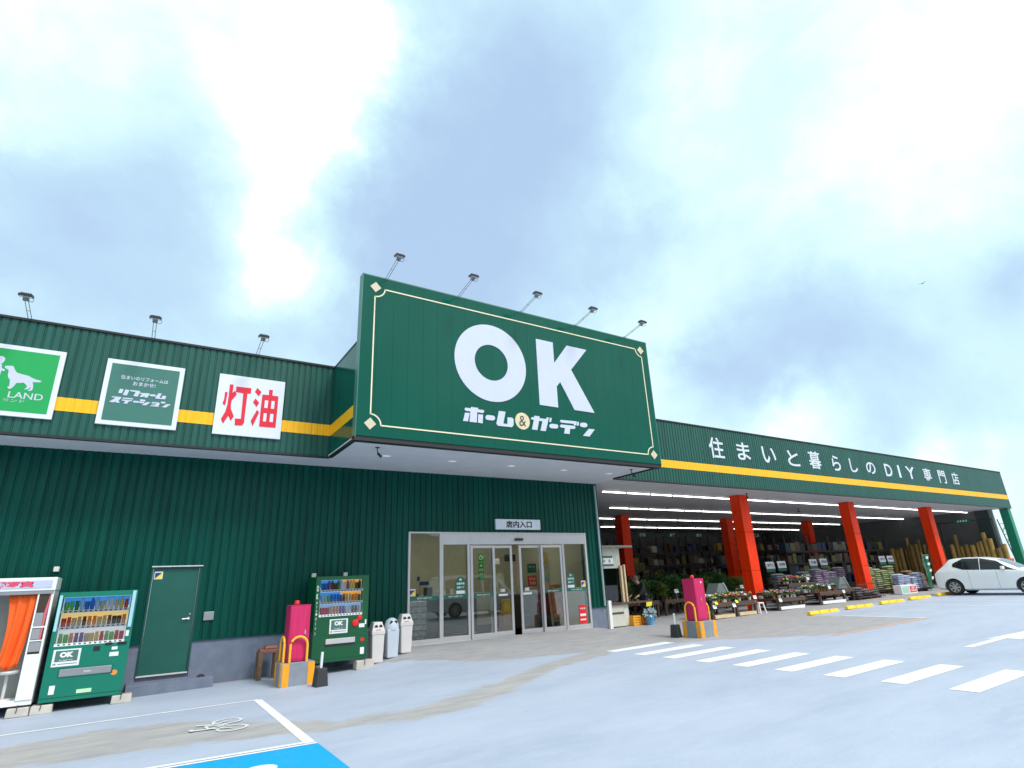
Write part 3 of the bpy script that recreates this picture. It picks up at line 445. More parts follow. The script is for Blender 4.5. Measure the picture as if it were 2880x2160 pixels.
def tri_sticker(x, z, y, s, par=None):
    par = par or BLD; w = MB(); w.box(x-.012, x+s+.012, y-.002, y, z-.012, z+s+.03-.018); q = P('warning_sticker', w, WT, parent=par)
    w = MB(); w.poly([(x, z), (x+s, z+s*.9), (x, z+s*.9)], y-.004, y-.002); P('sticker_field', w, mat('navy blue', (.01, .03, .2), .5), parent=par); w = MB(); w.poly([(x, z), (x+s, z), (x+s, z+s*.9)], y-.004, y-.002); P('sticker_field', w, mat('sticker yellow', (.85, .62, .02), .5), parent=par)
tri_sticker(6.09, 1.21, 14.766, .15); tri_sticker(11.83, 1.22, 14.766, .15)
w = MB(); w.box(11.66, 11.94, 14.763, 14.767, .14, .68); P('red_notice', w, REDP)
w = MB(); text_into(w, '駐 車 場', 11.70, 11.90, .55, .60, 14.759, bold=.02); w.box(11.69, 11.91, 14.759, 14.762, .36, .43); w.box(11.69, 11.91, 14.759, 14.762, .24, .28); P('lettering', w, WT)
# staff door
w = MB(); w.box(.23, .27, 14.78, 14.86, -.05, 2.06); w.box(1.14, 1.18, 14.78, 14.86, -.05, 2.06); w.box(.27, 1.14, 14.78, 14.86, 2.03, 2.06); P('door_frame', w, mat('door frame green', (.0, .055, .045), .4))
DG = mat('flat green door paint', (.004, .090, .068), .4, var=.1, nscale=1.5)
w = MB(); w.box(.275, 1.135, 14.815, 14.85, -.03, 2.03); SD = P('staff_door', w, DG)
w = MB(); w.box(.23, 1.20, 14.74, 14.83, 2.062, 2.085); w.box(.25, 1.16, 14.77, 14.83, -.06, -.035); P('door_drip_edge', w, mat('pale metal edge', (.6, .6, .58), .4))
w = MB(); w.lathe([(.03, 0), (.03, -.02), (.012, -.022), (.012, -.05)], (1.05, 14.815, 1.0), 12, 'Y'); w.tube([(1.05, 14.765, 1.0), (.93, 14.76, .995)], .011, 8); w.lathe([(.018, 0), (.018, -.012)], (1.065, 14.815, 1.09), 10, 'Y'); P('handle', w, mat('chrome', (.6, .6, .6), .25, metal=.9), parent=SD, smooth=True)
tri_sticker(.31, 1.83, 14.814, .13, SD)
w = MB(); w.box(1.33, 1.53, 14.745, 14.776, .94, 1.11); P('meter_cover', w, GREYM, bevel=.006)
w = MB()
for x, z in ((-1.38, 2.06), (3.60, 1.79), (4.36, 1.79)): w2 = MB(); w2.box(x-.045, x+.045, 14.68, 14.776, z-.045, z+.05); P('power_outlet', w2, mat('pale plastic box', (.62, .62, .58), .5), bevel=.008)
w = MB(); w.box(.10, 1.62, 14.30, 14.80, -.5, -.135); STEP = obj('concrete_step', w, CONC, bevel=.01, kind='structure')
w = MB(); w.box(12.1, 12.78, 14.35, 14.80, -.4, -.13); obj('concrete_kerb', w, mat('tan concrete', (.36, .32, .27), .85, bump=.3), bevel=.03, kind='structure')
# small round door stop on step
w = MB(); w.lathe([(.05, 0), (.045, .04), (.02, .05)], (1.40, 14.52, -.135), 12); w.box(1.33, 1.47, 14.47, 14.57, -.135, -.11); obj('door_stop', w, DGREY, label='small dark block left lying on the step right of the green staff door', cat='door stop')
# ================================================================ SIGNS
SG = thing('store_sign', 'huge glossy green billboard with white OK letters and a cream border line', 'sign', (8.05, 11.7, 4.49))
def S(name, mb, m, par=None, **k): return obj(name, mb, m, parent=par or SG, world=True, **k)
w = MB()
n = 24
for i in range(n):
    a = 3.49+9.13*i/n; b = 3.49+9.13*(i+1)/n; w.box(a+(.0015 if i else 0), b-(.0015 if i < n-1 else 0), 11.575, 11.60, 4.53, 8.42)
w.box(3.495, 12.615, 11.60, 11.775, 4.53, 8.415); S('sign_panel', w, SIGNG)
w = MB(); w.box(3.47, 12.64, 11.57, 11.785, 8.42, 8.45); w.box(3.47, 3.489, 11.573, 11.78, 4.49, 8.42); w.box(12.621, 12.64, 11.573, 11.78, 4.49, 8.42); S('sign_edge', w, mat('pale green edge trim', (.04, .17, .12), .35))
w = MB(); w.box(3.47, 12.64, 11.60, 11.785, 4.43, 4.53); S('bottom_trim', w, BLK)
yf = 11.570
w = MB(); w.ring(6.895, 6.765, 1.055, .49, yf-.012, yf+.005, 72, (1.0, .995)); S('letter', w, LETTER)
w = MB(); w.poly([tuple(p) for p in [(8.335, 7.72), (8.91, 7.72), (8.91, 7.10), (9.40, 7.72), (10.12, 7.72), (9.49, 7.0), (10.21, 5.82), (9.50, 5.82), (9.07, 6.57), (8.94, 6.42), (8.94, 5.82), (8.335, 5.82)]], yf-.012, yf+.005); S('letter', w, LETTER)
w = MB()
for p in TR['logo']: w.poly([tuple(q) for q in p], yf-.010, yf+.005)
S('lettering', w, LETTER)
w = MB(); w.ring(7.765, 5.31, .222, 0.001, yf-.008, yf+.005, 36); R = S('ampersand_disc', w, mat('tan disc', (.66, .56, .36), .5))
w = MB(); text_into(w, '&', 7.66, 7.87, 5.17, 5.45, yf-.011); S('ampersand', w, mat('dark green ink', (.01, .05, .03), .5), par=R)
fr = [(4.03, 8.13), (12.12, 8.13)]
def arc(cx, cz, r, a0, a1): return [(cx+r*math.cos(a0+(a1-a0)*k/10), cz+r*math.sin(a0+(a1-a0)*k/10)) for k in range(11)]
loop = arc(3.78, 8.14, .24, 0, -PI/2)[::-1]
path = [(4.02, 8.13)]+[(12.12, 8.13)]+arc(12.36, 8.14, .24, PI, 1.5*PI)+arc(12.37, 4.79, .24, PI/2, PI)+arc(3.79, 4.79, .24, 0, PI/2)+arc(3.78, 8.14, .24, -PI/2, 0)
w = MB()
for (a, b), (c, d) in zip(path, path[1:]):
    l = math.hypot(c-a, d-b)
    if l < 1e-6: continue
    ex, ez = ((c-a)/l*.006, (d-b)/l*.006) if l > .5 else (0, 0); nx_, nz_ = -(d-b)/l*.015, (c-a)/l*.015
    w.poly([(a-ex-nx_, b-ez-nz_), (c+ex-nx_, d+ez-nz_), (c+ex+nx_, d+ez+nz_), (a-ex+nx_, b-ez+nz_)], yf-.006, yf+.005)
S('border_line', w, CREAM)
for x, z in ((3.79, 8.145), (3.79, 4.81), (12.345, 8.12), (12.37, 4.80)):
    w = MB(); w.poly([(x-.135, z), (x, z-.135), (x+.135, z), (x, z+.135)], yf-.008, yf+.005); S('diamond', w, mat('tan diamond', (.62, .54, .38), .5))
def board(name, label, x0, x1, frame, fieldmat, fw=.09):
    t = thing(name, label, 'sign', ((x0+x1)/2, 13.62, 4.79))
    w = MB(); w.box(x0, x1, 13.60, 13.654, 4.79, 6.195); obj('sign_panel', w, frame, parent=t, world=True, bevel=.004)
    if fieldmat:
        w = MB(); w.box(x0+fw, x1-fw, 13.595, 13.60, 4.88, 6.105); obj('sign_field', w, fieldmat, parent=t, world=True)
    return t
BW = mat('white sign board', (.70, .73, .80), .45, var=.03)
t = board('fascia_sign', 'square bright green sign with white dog silhouette and the words LAND', -3.27, -1.85, BW, mat('bright green print', (.0, .34, .075), .5, var=.03))
w = MB()
for p in TR['dog']: w.poly([tuple(q) for q in p], 13.59, 13.595)
obj('dog_silhouette', w, LETTER, parent=t, world=True)
w = MB()
for p in TR['girl']: w.poly([tuple(q) for q in p], 13.59, 13.595)
obj('person_silhouette', w, LETTER, parent=t, world=True)
w = MB(); text_into(w, "LAND", -2.57, -2.05, 5.14, 5.265, 13.591, bold=.01); text_into(w, "PET'S", -3.2, -2.71, 5.14, 5.265, 13.591, bold=.01); text_into(w, 'ペッツ ランド', -3.02, -2.31, 5.055, 5.115, 13.591); obj('lettering', w, LETTER, parent=t, world=True)
t = board('fascia_sign', 'square dark green sign with white border and small white Japanese lettering', -1.165, .24, BW, mat('muted green print', (.035, .16, .125), .5, var=.04))
w = MB(); text_into(w, '住まいのリフォームは', -.885, -.035, 5.78, 5.87, 13.591, bold=.02); text_into(w, 'おまかせ!', -.66, -.255, 5.665, 5.75, 13.591, bold=.02)
for p in TR['reform']: w.poly([tuple(q) for q in p], 13.587, 13.595)
obj('lettering', w, LETTER, parent=t, world=True)
t = board('fascia_sign', 'square plain white sign with two big red kanji', .93, 2.34, BW, None)
w = MB()
for p in TR['kanji']: w.poly([tuple(q) for q in p], 13.592, 13.60)
k_ = obj('lettering', w, mat('red kanji ink', (.72, .004, .03), .5, var=.03), parent=t, world=True)
w = MB()
for p in TR['kanjih']: w.poly([tuple(q) for q in p], 13.588, 13.5915)
obj('letter_gap', w, BW, parent=t, world=True)
# fascia lettering on the right wing
t = thing('fascia_lettering', 'row of white Japanese characters on the green fascia above the garden area', 'lettering', (28.2, 13.63, 5.58))
cells = [('住', 17.58, 18.42, 5.53, 6.35), ('ま', 19.22, 20.03, 5.58, 6.29), ('い', 20.83, 21.72, 5.58, 6.25), ('と', 22.55, 23.38, 5.57, 6.24), ('暮', 24.12, 25.05, 5.56, 6.34), ('ら', 25.95, 26.62, 5.58, 6.28), ('し', 27.45, 28.1, 5.60, 6.24), ('の', 28.9, 29.75, 5.62, 6.2),
         ('D', 30.68, 31.38, 5.60, 6.22), ('I', 32.02, 32.22, 5.60, 6.24), ('Y', 32.85, 33.8, 5.60, 6.24), ('専', 34.75, 35.65, 5.56, 6.28), ('門', 36.5, 37.35, 5.56, 6.27), ('店', 38.15, 39.0, 5.56, 6.26)]
for ch, a, b, c, d in cells:
    w = MB(); text_into(w, ch, a, b, c, d, 13.641, bold=.012); w2 = MB(); w2.add(w); w2.v = [(x, y-.0, z) for x, y, z in w2.v]; q = obj('letter', w2, mat('white channel letter', (.62, .66, .72), .45, var=.02), parent=t, world=True, solid=.012)
t = thing('entrance_sign', 'white sign with black kanji above the glass sliding doors', 'sign', (9.54, 14.76, 2.92))
w = MB(); w.box(8.74, 10.34, 14.70, 14.775, 2.925, 3.225); obj('sign_panel', w, mat('white acrylic sign', (.66, .70, .76), .35), parent=t, world=True, bevel=.006)
w = MB(); text_into(w, '店内入口', 9.09, 10.02, 2.97, 3.18, 14.697, bold=.035); obj('lettering', w, BLK, parent=t, world=True)
# ================================================================ FLOODLIGHTS
def floodlight():
    t = thing('floodlight', 'x', 'floodlight')
    w = MB()
    for dx in (-.035, .035): w.tube([(dx, .08, -.10), (dx, 0, .0), (dx, -.80, .17)], .009, 6)
    w.box(-.05, .05, -.01, .09, -.02, .03); w.box(-.04, .04, -.40, -.385, .07, .082); obj('arm', w, mat('galvanised arm', (.28, .29, .30), .4, metal=.4), parent=t)
    w = MB(); w.box(-.14, .14, -.98, -.80, .19, .25, tilt=.25); w.box(-.11, .11, -.96, -.82, .25, .275, tilt=.25)
    for k in range(5): w.box(-.10+.045*k, -.09+.045*k, -.95, -.83, .27, .295, tilt=.25)
    h = obj('lamp_head', w, mat('bronze lamp housing', (.035, .03, .035), .45), parent=t, bevel=.006)
    w = MB(); w.box(-.12, .12, -.965, -.815, .183, .190, tilt=.25); obj('lens', w, mat('lamp lens', (.5, .52, .55), .2), parent=h)
    w = MB(); w.tube([(.10, -.90, .2), (.16, -.88, .15), (.13, -.84, .10), (.03, -.76, .15)], .008, 6); w.box(-.06, .06, -.86, -.78, .13, .19); obj('bracket', w, mat('galvanised arm'), parent=t); return t
f0 = floodlight(); first = True
ords = ['leftmost', 'second from left', 'third from left', 'fourth from left', 'rightmost']
for i, x in enumerate((4.06, 6.0, 7.92, 9.83, 11.75)):
    lb = f'thin armed floodlight on top of the big OK sign, {ords[i]} of five'
    c = f0 if i == 0 else tree_copy(f0); c.location = (x, 11.60, 8.46); c.scale = (.78, .92, .78); c['label'] = lb; c['group'] = 'floodlights on top of the big sign'
for i, (x, l) in enumerate(((-2.55, 'above the green dog sign'), (-.45, 'above the dark green reform sign'), (1.66, 'above the white sign with red kanji'))):
    c = tree_copy(f0); c.location = (x, 13.70, 6.79); c.scale = (.78, .92, .78); c['label'] = 'thin armed floodlight on the left roof edge '+l; c['group'] = 'floodlights on the left roof edge'
# soffit fittings
for i, x in enumerate((4.71, 6.5, 8.31, 10.12, 11.87)):
    w = MB(); w.box(-.09, .09, -.06, .06, -.012, 0); t = obj('downlight', w, mat('downlight panel', (.8, .8, .8), .4, emit=(1, 1, 1), estr=.12), loc=(x, 13.05, 4.469), label=f'small white recessed light in the porch soffit, {ords[i]} of five', cat='downlight', group='downlights under the big sign')
for x, l in ((4.21, 'left'), (12.05, 'right')):
    t = thing('security_camera', f'small dark camera hanging under the {l} end of the big sign', 'camera', (x, 12.25, 4.469))
    w = MB(); w.tube([(0, 0, 0), (0, 0, -.10), (.03, -.03, -.15)], .012, 8); w.lathe([(.05, 0), (.05, -.015)], n=12); obj('bracket', w, DGREY, parent=t)
    w = MB(); w.tube([(.01, -.01, -.14), (.07, -.07, -.23)], .028, 10); obj('camera_body', w, DGREY, parent=t)
# ================================================================ VENDING MACHINES
def bottle_set(kind):
    w = MB()
    if kind == 0: w.lathe([(.026, 0), (.028, .01), (.028, .11), (.012, .145), (.012, .16)], n=10)
    elif kind == 1: w.lathe([(.027, 0), (.03, .006), (.03, .105), (.026, .112)], n=10)
    else: w.lathe([(.026, 0), (.026, .075), (.022, .08), (.02, .11), (.024, .112), (.024, .125)], n=10)
    return w
DRINK = [mat('drink '+n_, c, .35, var=.02) for n_, c in (('blue', (.02, .16, .62)), ('light green', (.16, .55, .08)), ('dark green', (.03, .20, .07)), ('pale blue', (.45, .62, .8)), ('brown', (.16, .07, .03)), ('orange', (.85, .28, .03)), ('yellow', (.80, .58, .12)), ('red', (.68, .03, .03)), ('white', (.72, .72, .72)), ('purple', (.22, .08, .32)), ('cream', (.6, .48, .3)), ('black', (.03, .025, .03)))]
BME = {}
def bottle(kind, m, par, loc):
    k = (kind, m.name)
    if k not in BME:
        o = obj('drink_sample', bottle_set(kind), m, parent=par, smooth=True); BME[k] = o.data
    else: o = bpy.data.objects.new('drink_sample', BME[k]); COL.objects.link(o); o.parent = par
    o.location = loc; o.scale = (1.22, 1.22, 1.28); return o
def vending(label, loc, wd, ht, paint, dx0, dx1, dz0, dz1, rows, backs, logo, dep=.74):
    t = thing('vending_machine', label, 'vending machine', loc)
    O = lambda n_, mb, m, **k: obj(n_, mb, m, parent=k.pop('parent', t), **k)
    w = MB()   # shell with a recess
    w.box(0, wd, .14, dep, 0, ht); w.box(0, dx0, 0, .14, 0, ht); w.box(dx1, wd, 0, .14, 0, ht); w.box(dx0, dx1, 0, .14, dz1, ht); w.box(dx0, dx1, 0, .14, .0, dz0); O('cabinet', w, paint)
    w = MB(); w.box(dx0+.01, dx1-.01, .134, .139, dz0, dz1); case = O('display_case', w, mat('display white back', (.72, .74, .78), .5, emit=(.9, .95, 1), estr=.35))  # back panel glows in place of the display lamps
    rh = (dz1-dz0)/3
    rnd = random.Random(len(label))
    for r in range(3):
        zb = dz1-(r+1)*rh
        w = MB(); w.box(dx0+.003, dx1-.003, .008, .13, zb+.035, zb+.045); w.box(dx0+.003, dx1-.003, .006, .02, zb+.002, zb+.05); O('shelf', w, WHITE, parent=case)
        w = MB(); w.box(dx0+.02, (dx0+dx1)/2 if backs[r][1] else dx1-.02, .128, .132, zb+.10, zb+rh-.005); O('backdrop', w, backs[r][0], parent=case)
        if backs[r][1]: w = MB(); w.box((dx0+dx1)/2+.002, dx1-.02, .128, .132, zb+.10, zb+rh-.005); O('backdrop', w, backs[r][1], parent=case)
        n_ = 13
        w = MB()
        for i in range(n_):
            x = dx0+.07+(dx1-dx0-.14)*i/(n_-1); cs = rows[r]
            bottle(rnd.choice((0, 1, 2)) if r == 0 else rnd.choice((1, 2, 2)), DRINK[cs[(i*len(cs))//n_]], case, (x, .075, zb+.05)); w.box(x-.018, x+.018, .003, .006, zb+.016, zb+.036)
        O('select_buttons', w, BLK, parent=case)
    w = MB(); w.box(dx0+.004, dx1-.004, .002, .0055, dz0+.05, dz1); O('front_glass', w, glass_mat('display glass', (.93, .95, .95), .5), parent=case)
    w = MB(); w.box(0.02, wd-.02, .03, .10, .055, .075); w.box(.0, wd, -.003, .0, .06, .066); O('kick_groove', w, BLK)
    lx, lz, lw, lh = logo
    w = MB(); w.box(lx, lx+lw, -.006, .0, lz, lz+lh); q = O('logo_plate', w, WT)
    w = MB(); w.box(lx+.035, lx+lw-.035, -.009, -.006, lz+.08, lz+lh-.02); O('plate_field', w, mat('grey green print', (.06, .16, .13), .5), parent=q)
    w = MB(); cx = lx+lw/2; text_into(w, 'OK', cx-.10, cx+.10, lz+lh-.135, lz+lh-.045, -.0105, bold=.07); text_into(w, 'ホーム&ガーデン', cx-.10, cx+.10, lz+.09, lz+.115, -.0105, bold=.03); O('lettering', w, WT, parent=q)
    w = MB(); text_into(w, 'OK', lx+.02, lx+.07, lz+.025, lz+.055, -.007, bold=.04); w.box(lx+.09, lx+lw-.03, -.0075, -.0065, lz+.035, lz+.045); O('lettering', w, BLK, parent=q)
    return t, O
bl_, or_, wh_ = mat('blue backdrop', (.05, .30, .75), .5, emit=(.05, .30, .75), estr=.45), mat('orange backdrop', (.88, .42, .08), .5, emit=(.88, .42, .08), estr=.45), mat('amber backdrop', (.86, .60, .22), .5, emit=(.86, .6, .22), estr=.45)  # glow put into the backdrop colours in place of the machine's display lamps
zA = -.20
t, O = vending('teal green drinks machine with light blue strips beside the photo booth', (-1.16, 13.78, zA), 1.21, 1.81, VENDG, .06, 1.12, .89, 1.72,
    [[1, 2, 3, 0, 3, 10, 8, 10, 6, 7], [7, 10, 11, 5, 10, 4, 11, 5], [1, 5, 9, 10, 6, 7, 1, 7, 7]], [(bl_, None), (wh_, None), (mat('pale backdrop', (.7, .68, .72), .5, emit=(.7, .68, .72), estr=.4), None)], (.08, .56, .40, .28))
w = MB(); w.box(.008, .052, -.004, 0, 1.15, 1.76); w.box(1.13, 1.185, -.004, 0, 1.15, 1.80); O('side_strip', w, mat('pale blue strip', (.36, .60, .72), .5))
w = MB(); w.box(.22, .99, -.012, .0, .39, .51); q = O('dispensing_flap', w, GREYM, bevel=.01); w = MB(); w.box(.20, 1.01, .0-.006, -.001, .375, .525); O('slot_frame', w, mat('slot teal shade', (.0, .12, .09), .4), parent=q)
w = MB(); text_into(w, 'PUSH', .58, .68, .435, .46, -.0135, bold=.02); O('lettering', w, WT, parent=q)
w = MB(); w.box(.66, .76, -.006, 0, .77, .85); O('bill_slot', w, BLK); w = MB(); w.box(.83, .94, -.02, 0, .86, .90); w.box(1.02, 1.16, -.02, 0, .85, .90); O('coin_slot', w, BLK, bevel=.008)
w = MB(); w.box(.94, 1.03, -.006, 0, .77, .82); w.box(.92, 1.06, -.006, 0, .66, .73); w.box(1.12, 1.17, -.006, 0, .99, 1.09); w.box(.12, .20, -.006, 0, .12, .26); O('notice_sticker', w, WT)
w = MB(); w.box(.52, .74, -.006, 0, .10, .16); O('notice_sticker', w, mat('pale green sticker', (.5, .75, .45), .5)); w = MB(); w.poly([(1.04+.05*math.cos(a), .38+.045*math.sin(a)) for a in [2*PI*k/16 for k in range(16)]], -.006, 0); O('coin_return', w, mat('orange coin return', (.75, .28, .05), .4))
w = MB(); w.box(1.208, 1.213, .02, .72, .05, 1.78); O('side_panel', w, mat('slate side paint', (.06, .10, .14), .5))
t, O = vending('dark green drinks machine with vertical white letters between pink cabinet and bins', (3.44, 13.80, -.05), 1.22, 1.79, VENDD, .10, 1.09, .93, 1.71,
    [[0, 9, 4, 2, 8, 9, 6, 4, 11], [3, 1, 0, 0, 0, 4, 10, 5, 5, 2], [7, 7, 10, 5, 9, 9, 8, 4, 4, 10]], [(bl_, or_), (bl_, or_), (mat('mid blue backdrop', (.2, .4, .7), .5, emit=(.2, .4, .7), estr=.4), None)], (.35, .57, .41, .30))
w = MB(); w.box(.28, .94, -.02, .0, .36, .47); q = O('dispensing_flap', w, mat('pale grey flap', (.5, .5, .5), .4), bevel=.01); w = MB(); w.box(.27, .95, -.006, -.001, .31, .35); O('slot_frame', w, BLK, parent=q)
w = MB(); w.lathe([(.075, 0), (.07, -.03), (.02, -.04)], (.93, 0, .76), 18, 'Y'); w.lathe([(.055, 0), (.05, -.03), (.02, -.04)], (1.03, 0, .87), 18, 'Y'); w.box(.94, 1.0, -.03, 0, .79, .85); O('coin_unit', w, REDP, smooth=True)
w = MB(); w.box(1.02, 1.15, -.006, 0, .66, .74); w.box(1.07, 1.16, -.006, 0, .10, .24); w.box(1.155, 1.19, -.01, 0, .72, .82); O('notice_sticker', w, WT)
w = MB(); w.poly([(1.11+.045*math.cos(a), .40+.04*math.sin(a)) for a in [2*PI*k/16 for k in range(16)]], -.006, 0); O('coin_return', w, REDP)
# vertical letters down the left front edge
w = MB(); z = 1.60
for ch, hh in (('O', .13), ('K', .11)): text_into(w, ch, .022, .065, z-hh, z, -.002, bold=.03); z -= hh+.05
for ch in 'ホーム': text_into(w, ch, .028, .06, z-.055, z, -.002, bold=.02) if ch != 'ー' else w.box(.040, .047, -.004, -.002, z-.055, z); z -= .08
w.box(.03, .06, -.004, -.002, z-.05, z); z -= .09
for ch in 'ガーデン': text_into(w, ch, .028, .06, z-.06, z, -.002, bold=.02) if ch != 'ー' else w.box(.040, .047, -.004, -.002, z-.06, z); z -= .1
O('lettering', w, WT)
# support blocks
def block(x, y, z, l, label, h=.14):
    t = thing('support_block', label, 'block', (x, y, z))
    w = MB()
    n_ = max(1, round(l/.31))
    for i in range(n_): w.box(l*i/n_+.004, l*(i+1)/n_-.004, 0, .26, 0, h, taper=.008)
    obj('plastic_block', w, mat('cream plastic block', (.50, .47, .42), .7, var=.15), parent=t, bevel=.015)
    w = MB()
    for i in range(n_): c = l*(i+.45)/n_; w.tube([(c, -.006, h*.5), (c+.01, -.01, h+.03), (c, .1, h+.04)], .008, 6)
    obj('fixing_cord', w, DGREY, parent=t)
block(-1.57, 13.74, lot(-1.3), .64, 'pair of cream support blocks under the booth and teal drinks machine corner'); block(-.10, 13.74, lot(0), .33, 'single cream support block under the right corner of the teal drinks machine')
block(4.40, 13.68, gz(4.5, 13.8)-.01, .42, 'white support block under the dark green drinks machine beside the bins', .19); block(3.46, 14.0, gz(3.5, 14)-.01, .3, 'white support block hidden in shade beneath the dark green drinks machine', .2)
# ================================================================ PHOTO BOOTH
t = thing('photo_booth', 'white photo booth with an orange curtain at the far left of the shop front', 'photo booth', (-2.4, 13.78, lot(-2)))
O = lambda n_, mb, m, **k: obj(n_, mb, m, parent=k.pop('parent', t), world=True, **k)
BWH = mat('white booth enamel', (.78, .80, .80), .35, var=.02)
w = MB(); w.box(-3.5, -1.25, 13.80, 14.55, -.20, -.12); w.box(-3.5, -1.25, 14.50, 14.55, -.12, 1.68); w.box(-1.48, -1.25, 13.78, 14.5, -.12, .60); w.box(-1.48, -1.25, 13.95, 14.5, .6, 1.68); w.box(-1.285, -1.25, 13.78, 13.95, .6, 1.68); w.box(-1.48, -1.455, 13.78, 13.95, .6, 1.68); w.box(-3.5, -2.6, 13.78, 14.5, -.12, 1.68); O('booth_body', w, BWH, bevel=.006)
w = MB(); w.box(-3.52, -1.24, 13.76, 14.56, 1.66, 1.885); q = O('header', w, BWH, bevel=.008)
w = MB(); w.box(-3.4, -1.30, 13.750, 13.762, 1.705, 1.835); O('header_panel', w, mat('pale violet header panel', (.50, .52, .68), .4), parent=q)
w = MB(); text_into(w, '証明写真', -2.33, -1.56, 1.715, 1.825, 13.746, bold=.05); O('lettering', w, mat('pink red letters', (.75, .05, .12), .5), parent=q)
w = MB(); w.box(-3.5, -1.26, 13.77, 13.80, 1.60, 1.66); O('curtain_rail', w, GREYM)
w = MB(); N_ = 40; pts = []
for j in range(15):
    v_ = j/14; z = 1.60-1.22*v_
    for i in range(N_+1):
        u = i/N_; xl = -1.88+.05*math.sin(v_*3)+.02*v_; xr = -1.47-.10*v_**1.5; x = xl+(xr-xl)*u
        pts.append((x, 13.86+.028*math.sin(u*13+v_*1.6)+.02*math.sin(u*7-v_*3)+.008*math.sin(u*31+v_*5)+.02*u, z+.02*math.sin(u*9)*v_))
w.v = pts
for j in range(14):
    for i in range(N_): a = j*(N_+1)+i; w.f.append([a, a+1, a+N_+2, a+N_+1]); w.m.append(0)
O('curtain', w, mat('orange curtain cloth', (.85, .12, .01), .8, var=.06), smooth=True, solid=.004)
w = MB(); w.box(-2.6, -1.48, 14.3, 14.49, -.12, 1.62); O('inner_panel', w, mat('grey booth interior', (.30, .31, .29), .7))
w = MB(); w.lathe([(.15, .30), (.16, .33), (.15, .35)], (-1.68, 14.0, 0), 20); w.lathe([(.025, -.1), (.025, .30)], (-1.68, 14.0, 0), 10); w.lathe([(.12, -.12), (.10, -.09)], (-1.68, 14.0, 0), 16); O('stool', w, mat('pale stool', (.55, .55, .53), .4), smooth=True)
w = MB(); w.box(-1.455, -1.285, 13.80, 13.94, .62, 1.60); q = O('display_window', w, mat('brown window print', (.05, .03, .02), .4))
w = MB(); w.box(-1.45, -1.29, 13.793, 13.80, .64, .80); w.box(-1.45, -1.34, 13.793, 13.80, .84, 1.02); w.box(-1.45, -1.34, 13.793, 13.80, 1.06, 1.28); O('photo_print', w, mat('grey photo print', (.28, .29, .31), .5), parent=q); w = MB(); w.poly([(-1.34, .83), (-1.335, 1.3), (-1.30, 1.6), (-1.285, 1.6), (-1.31, .85)], 13.79, 13.80); O('photo_print', w, mat('pink photo print', (.6, .12, .16), .5), parent=q)
w = MB(); w.box(-1.456, -1.284, 13.783, 13.79, 1.03, 1.055); w.box(-1.456, -1.284, 13.783, 13.79, .81, .83); O('window_bar', w, BWH, parent=q)
# ================================================================ HYDRANT CABINETS
def hydrant(label, x, y, z0, ph, left_front):
    t = thing('hose_cabinet', label, 'cabinet', (x, y, z0))
    O = lambda n_, mb, m, **k: obj(n_, mb, m, parent=k.pop('parent', t), **k)
    w = MB(); w.box(-.32, .32, -.18, .42, -.05, ph-.003); PL = O('plinth', w, mat('grey plinth concrete', (.24, .27, .31), .8, var=.15, bump=.3), bevel=.012)
    for xa, xb in ((-.29, -.165), (.195, .32)):
        w = MB(); w.box(xa, xb, -.184, -.1805, -.0, ph-.01); O('painted_stripe', w, OCH, parent=PL)
    for ya, yb in ((-.18, -.05), (.28, .40)):
        for xa in (-.324, .3205): w = MB(); w.box(xa, xa+.0035, ya, yb, 0, ph-.01); O('painted_stripe', w, OCH, parent=PL)
    w = MB(); w.box(-.20, .20, -.06, .34, ph+.012, ph+1.05); C = O('cabinet', w, PINK, bevel=.008)
    w = MB(); w.box(-.203, .203, -.063, .343, ph+1.05, ph+1.062); w.box(-.18, .18, -.04, .32, ph-.002, ph+.012); O('cabinet_lid', w, PINK)
    w = MB(); w.box(-.185, .185, -.068, -.061, ph+.05, ph+1.02); D_ = O('door', w, PINK, bevel=.003)
    w = MB(); w.box(.10, .125, -.085, -.068, ph+.50, ph+.58) if not left_front else w.box(-.03, 0, -.085, -.068, ph+.50, ph+.58); O('handle', w, mat('chrome'), parent=D_)
    w = MB(); w.lathe([(.055, 0), (.055, .05), (.04, .075), (.0, .08)], (-.05, .1, ph+1.075), 14); O('alarm_lamp', w, REDP, smooth=True)
    if left_front:
        w = MB(); w.box(-.06, .03, -.072, -.068, ph+.86, ph+.92); O('badge', w, REDP); w = MB(); w.box(.06, .10, -.072, -.068, ph+.94, ph+.99); O('badge', w, WT)
    def hoop(px, py, along):
        pts = []
        for k in range(-1, 14):
            if k == -1: u, v = -.165, 0
            elif k == 13: u, v = .165, 0
            else: a = PI-PI*k/12; u, v = .165*math.cos(a), .30+.165*math.sin(a)
            pts.append((px+u, py, ph+v) if along == 'x' else (px, py+u, ph+v))
        w = MB(); w.tube(pts, .024, 10); O('guard_hoop', w, mat('yellow hoop paint', (.92, .46, .02), .4), smooth=True)
    hoop(0, -.135, 'x') if not left_front else hoop(.26, .12, 'y')
    hoop(-.26, .14, 'y'); return t
hydrant('faded pink hose cabinet on striped plinth beside the dark green drinks machine', 2.95, 13.0, lot(2.9), .42, False)
hydrant('faded pink hose cabinet on striped plinth standing near the crosswalk and garden area', 12.95, 11.16, lot(12.9), .40, True)
def weight(label, x, y, rz):
    t = thing('weighted_stand', label, 'weighted stand', (x, y, lot(x)), rz=rz)
    w = MB(); w.box(-.12, .12, -.12, .12, 0, .32, taper=.025); obj('weight_block', w, mat('black rubber weight', (.025, .028, .03), .6), parent=t, bevel=.012)
    w = MB(); w.tube([(0, 0, .32), (.01, .0, .60)], .026, 10); obj('pole_stub', w, mat('white plastic pipe', (.72, .75, .78), .4), parent=t, smooth=True)
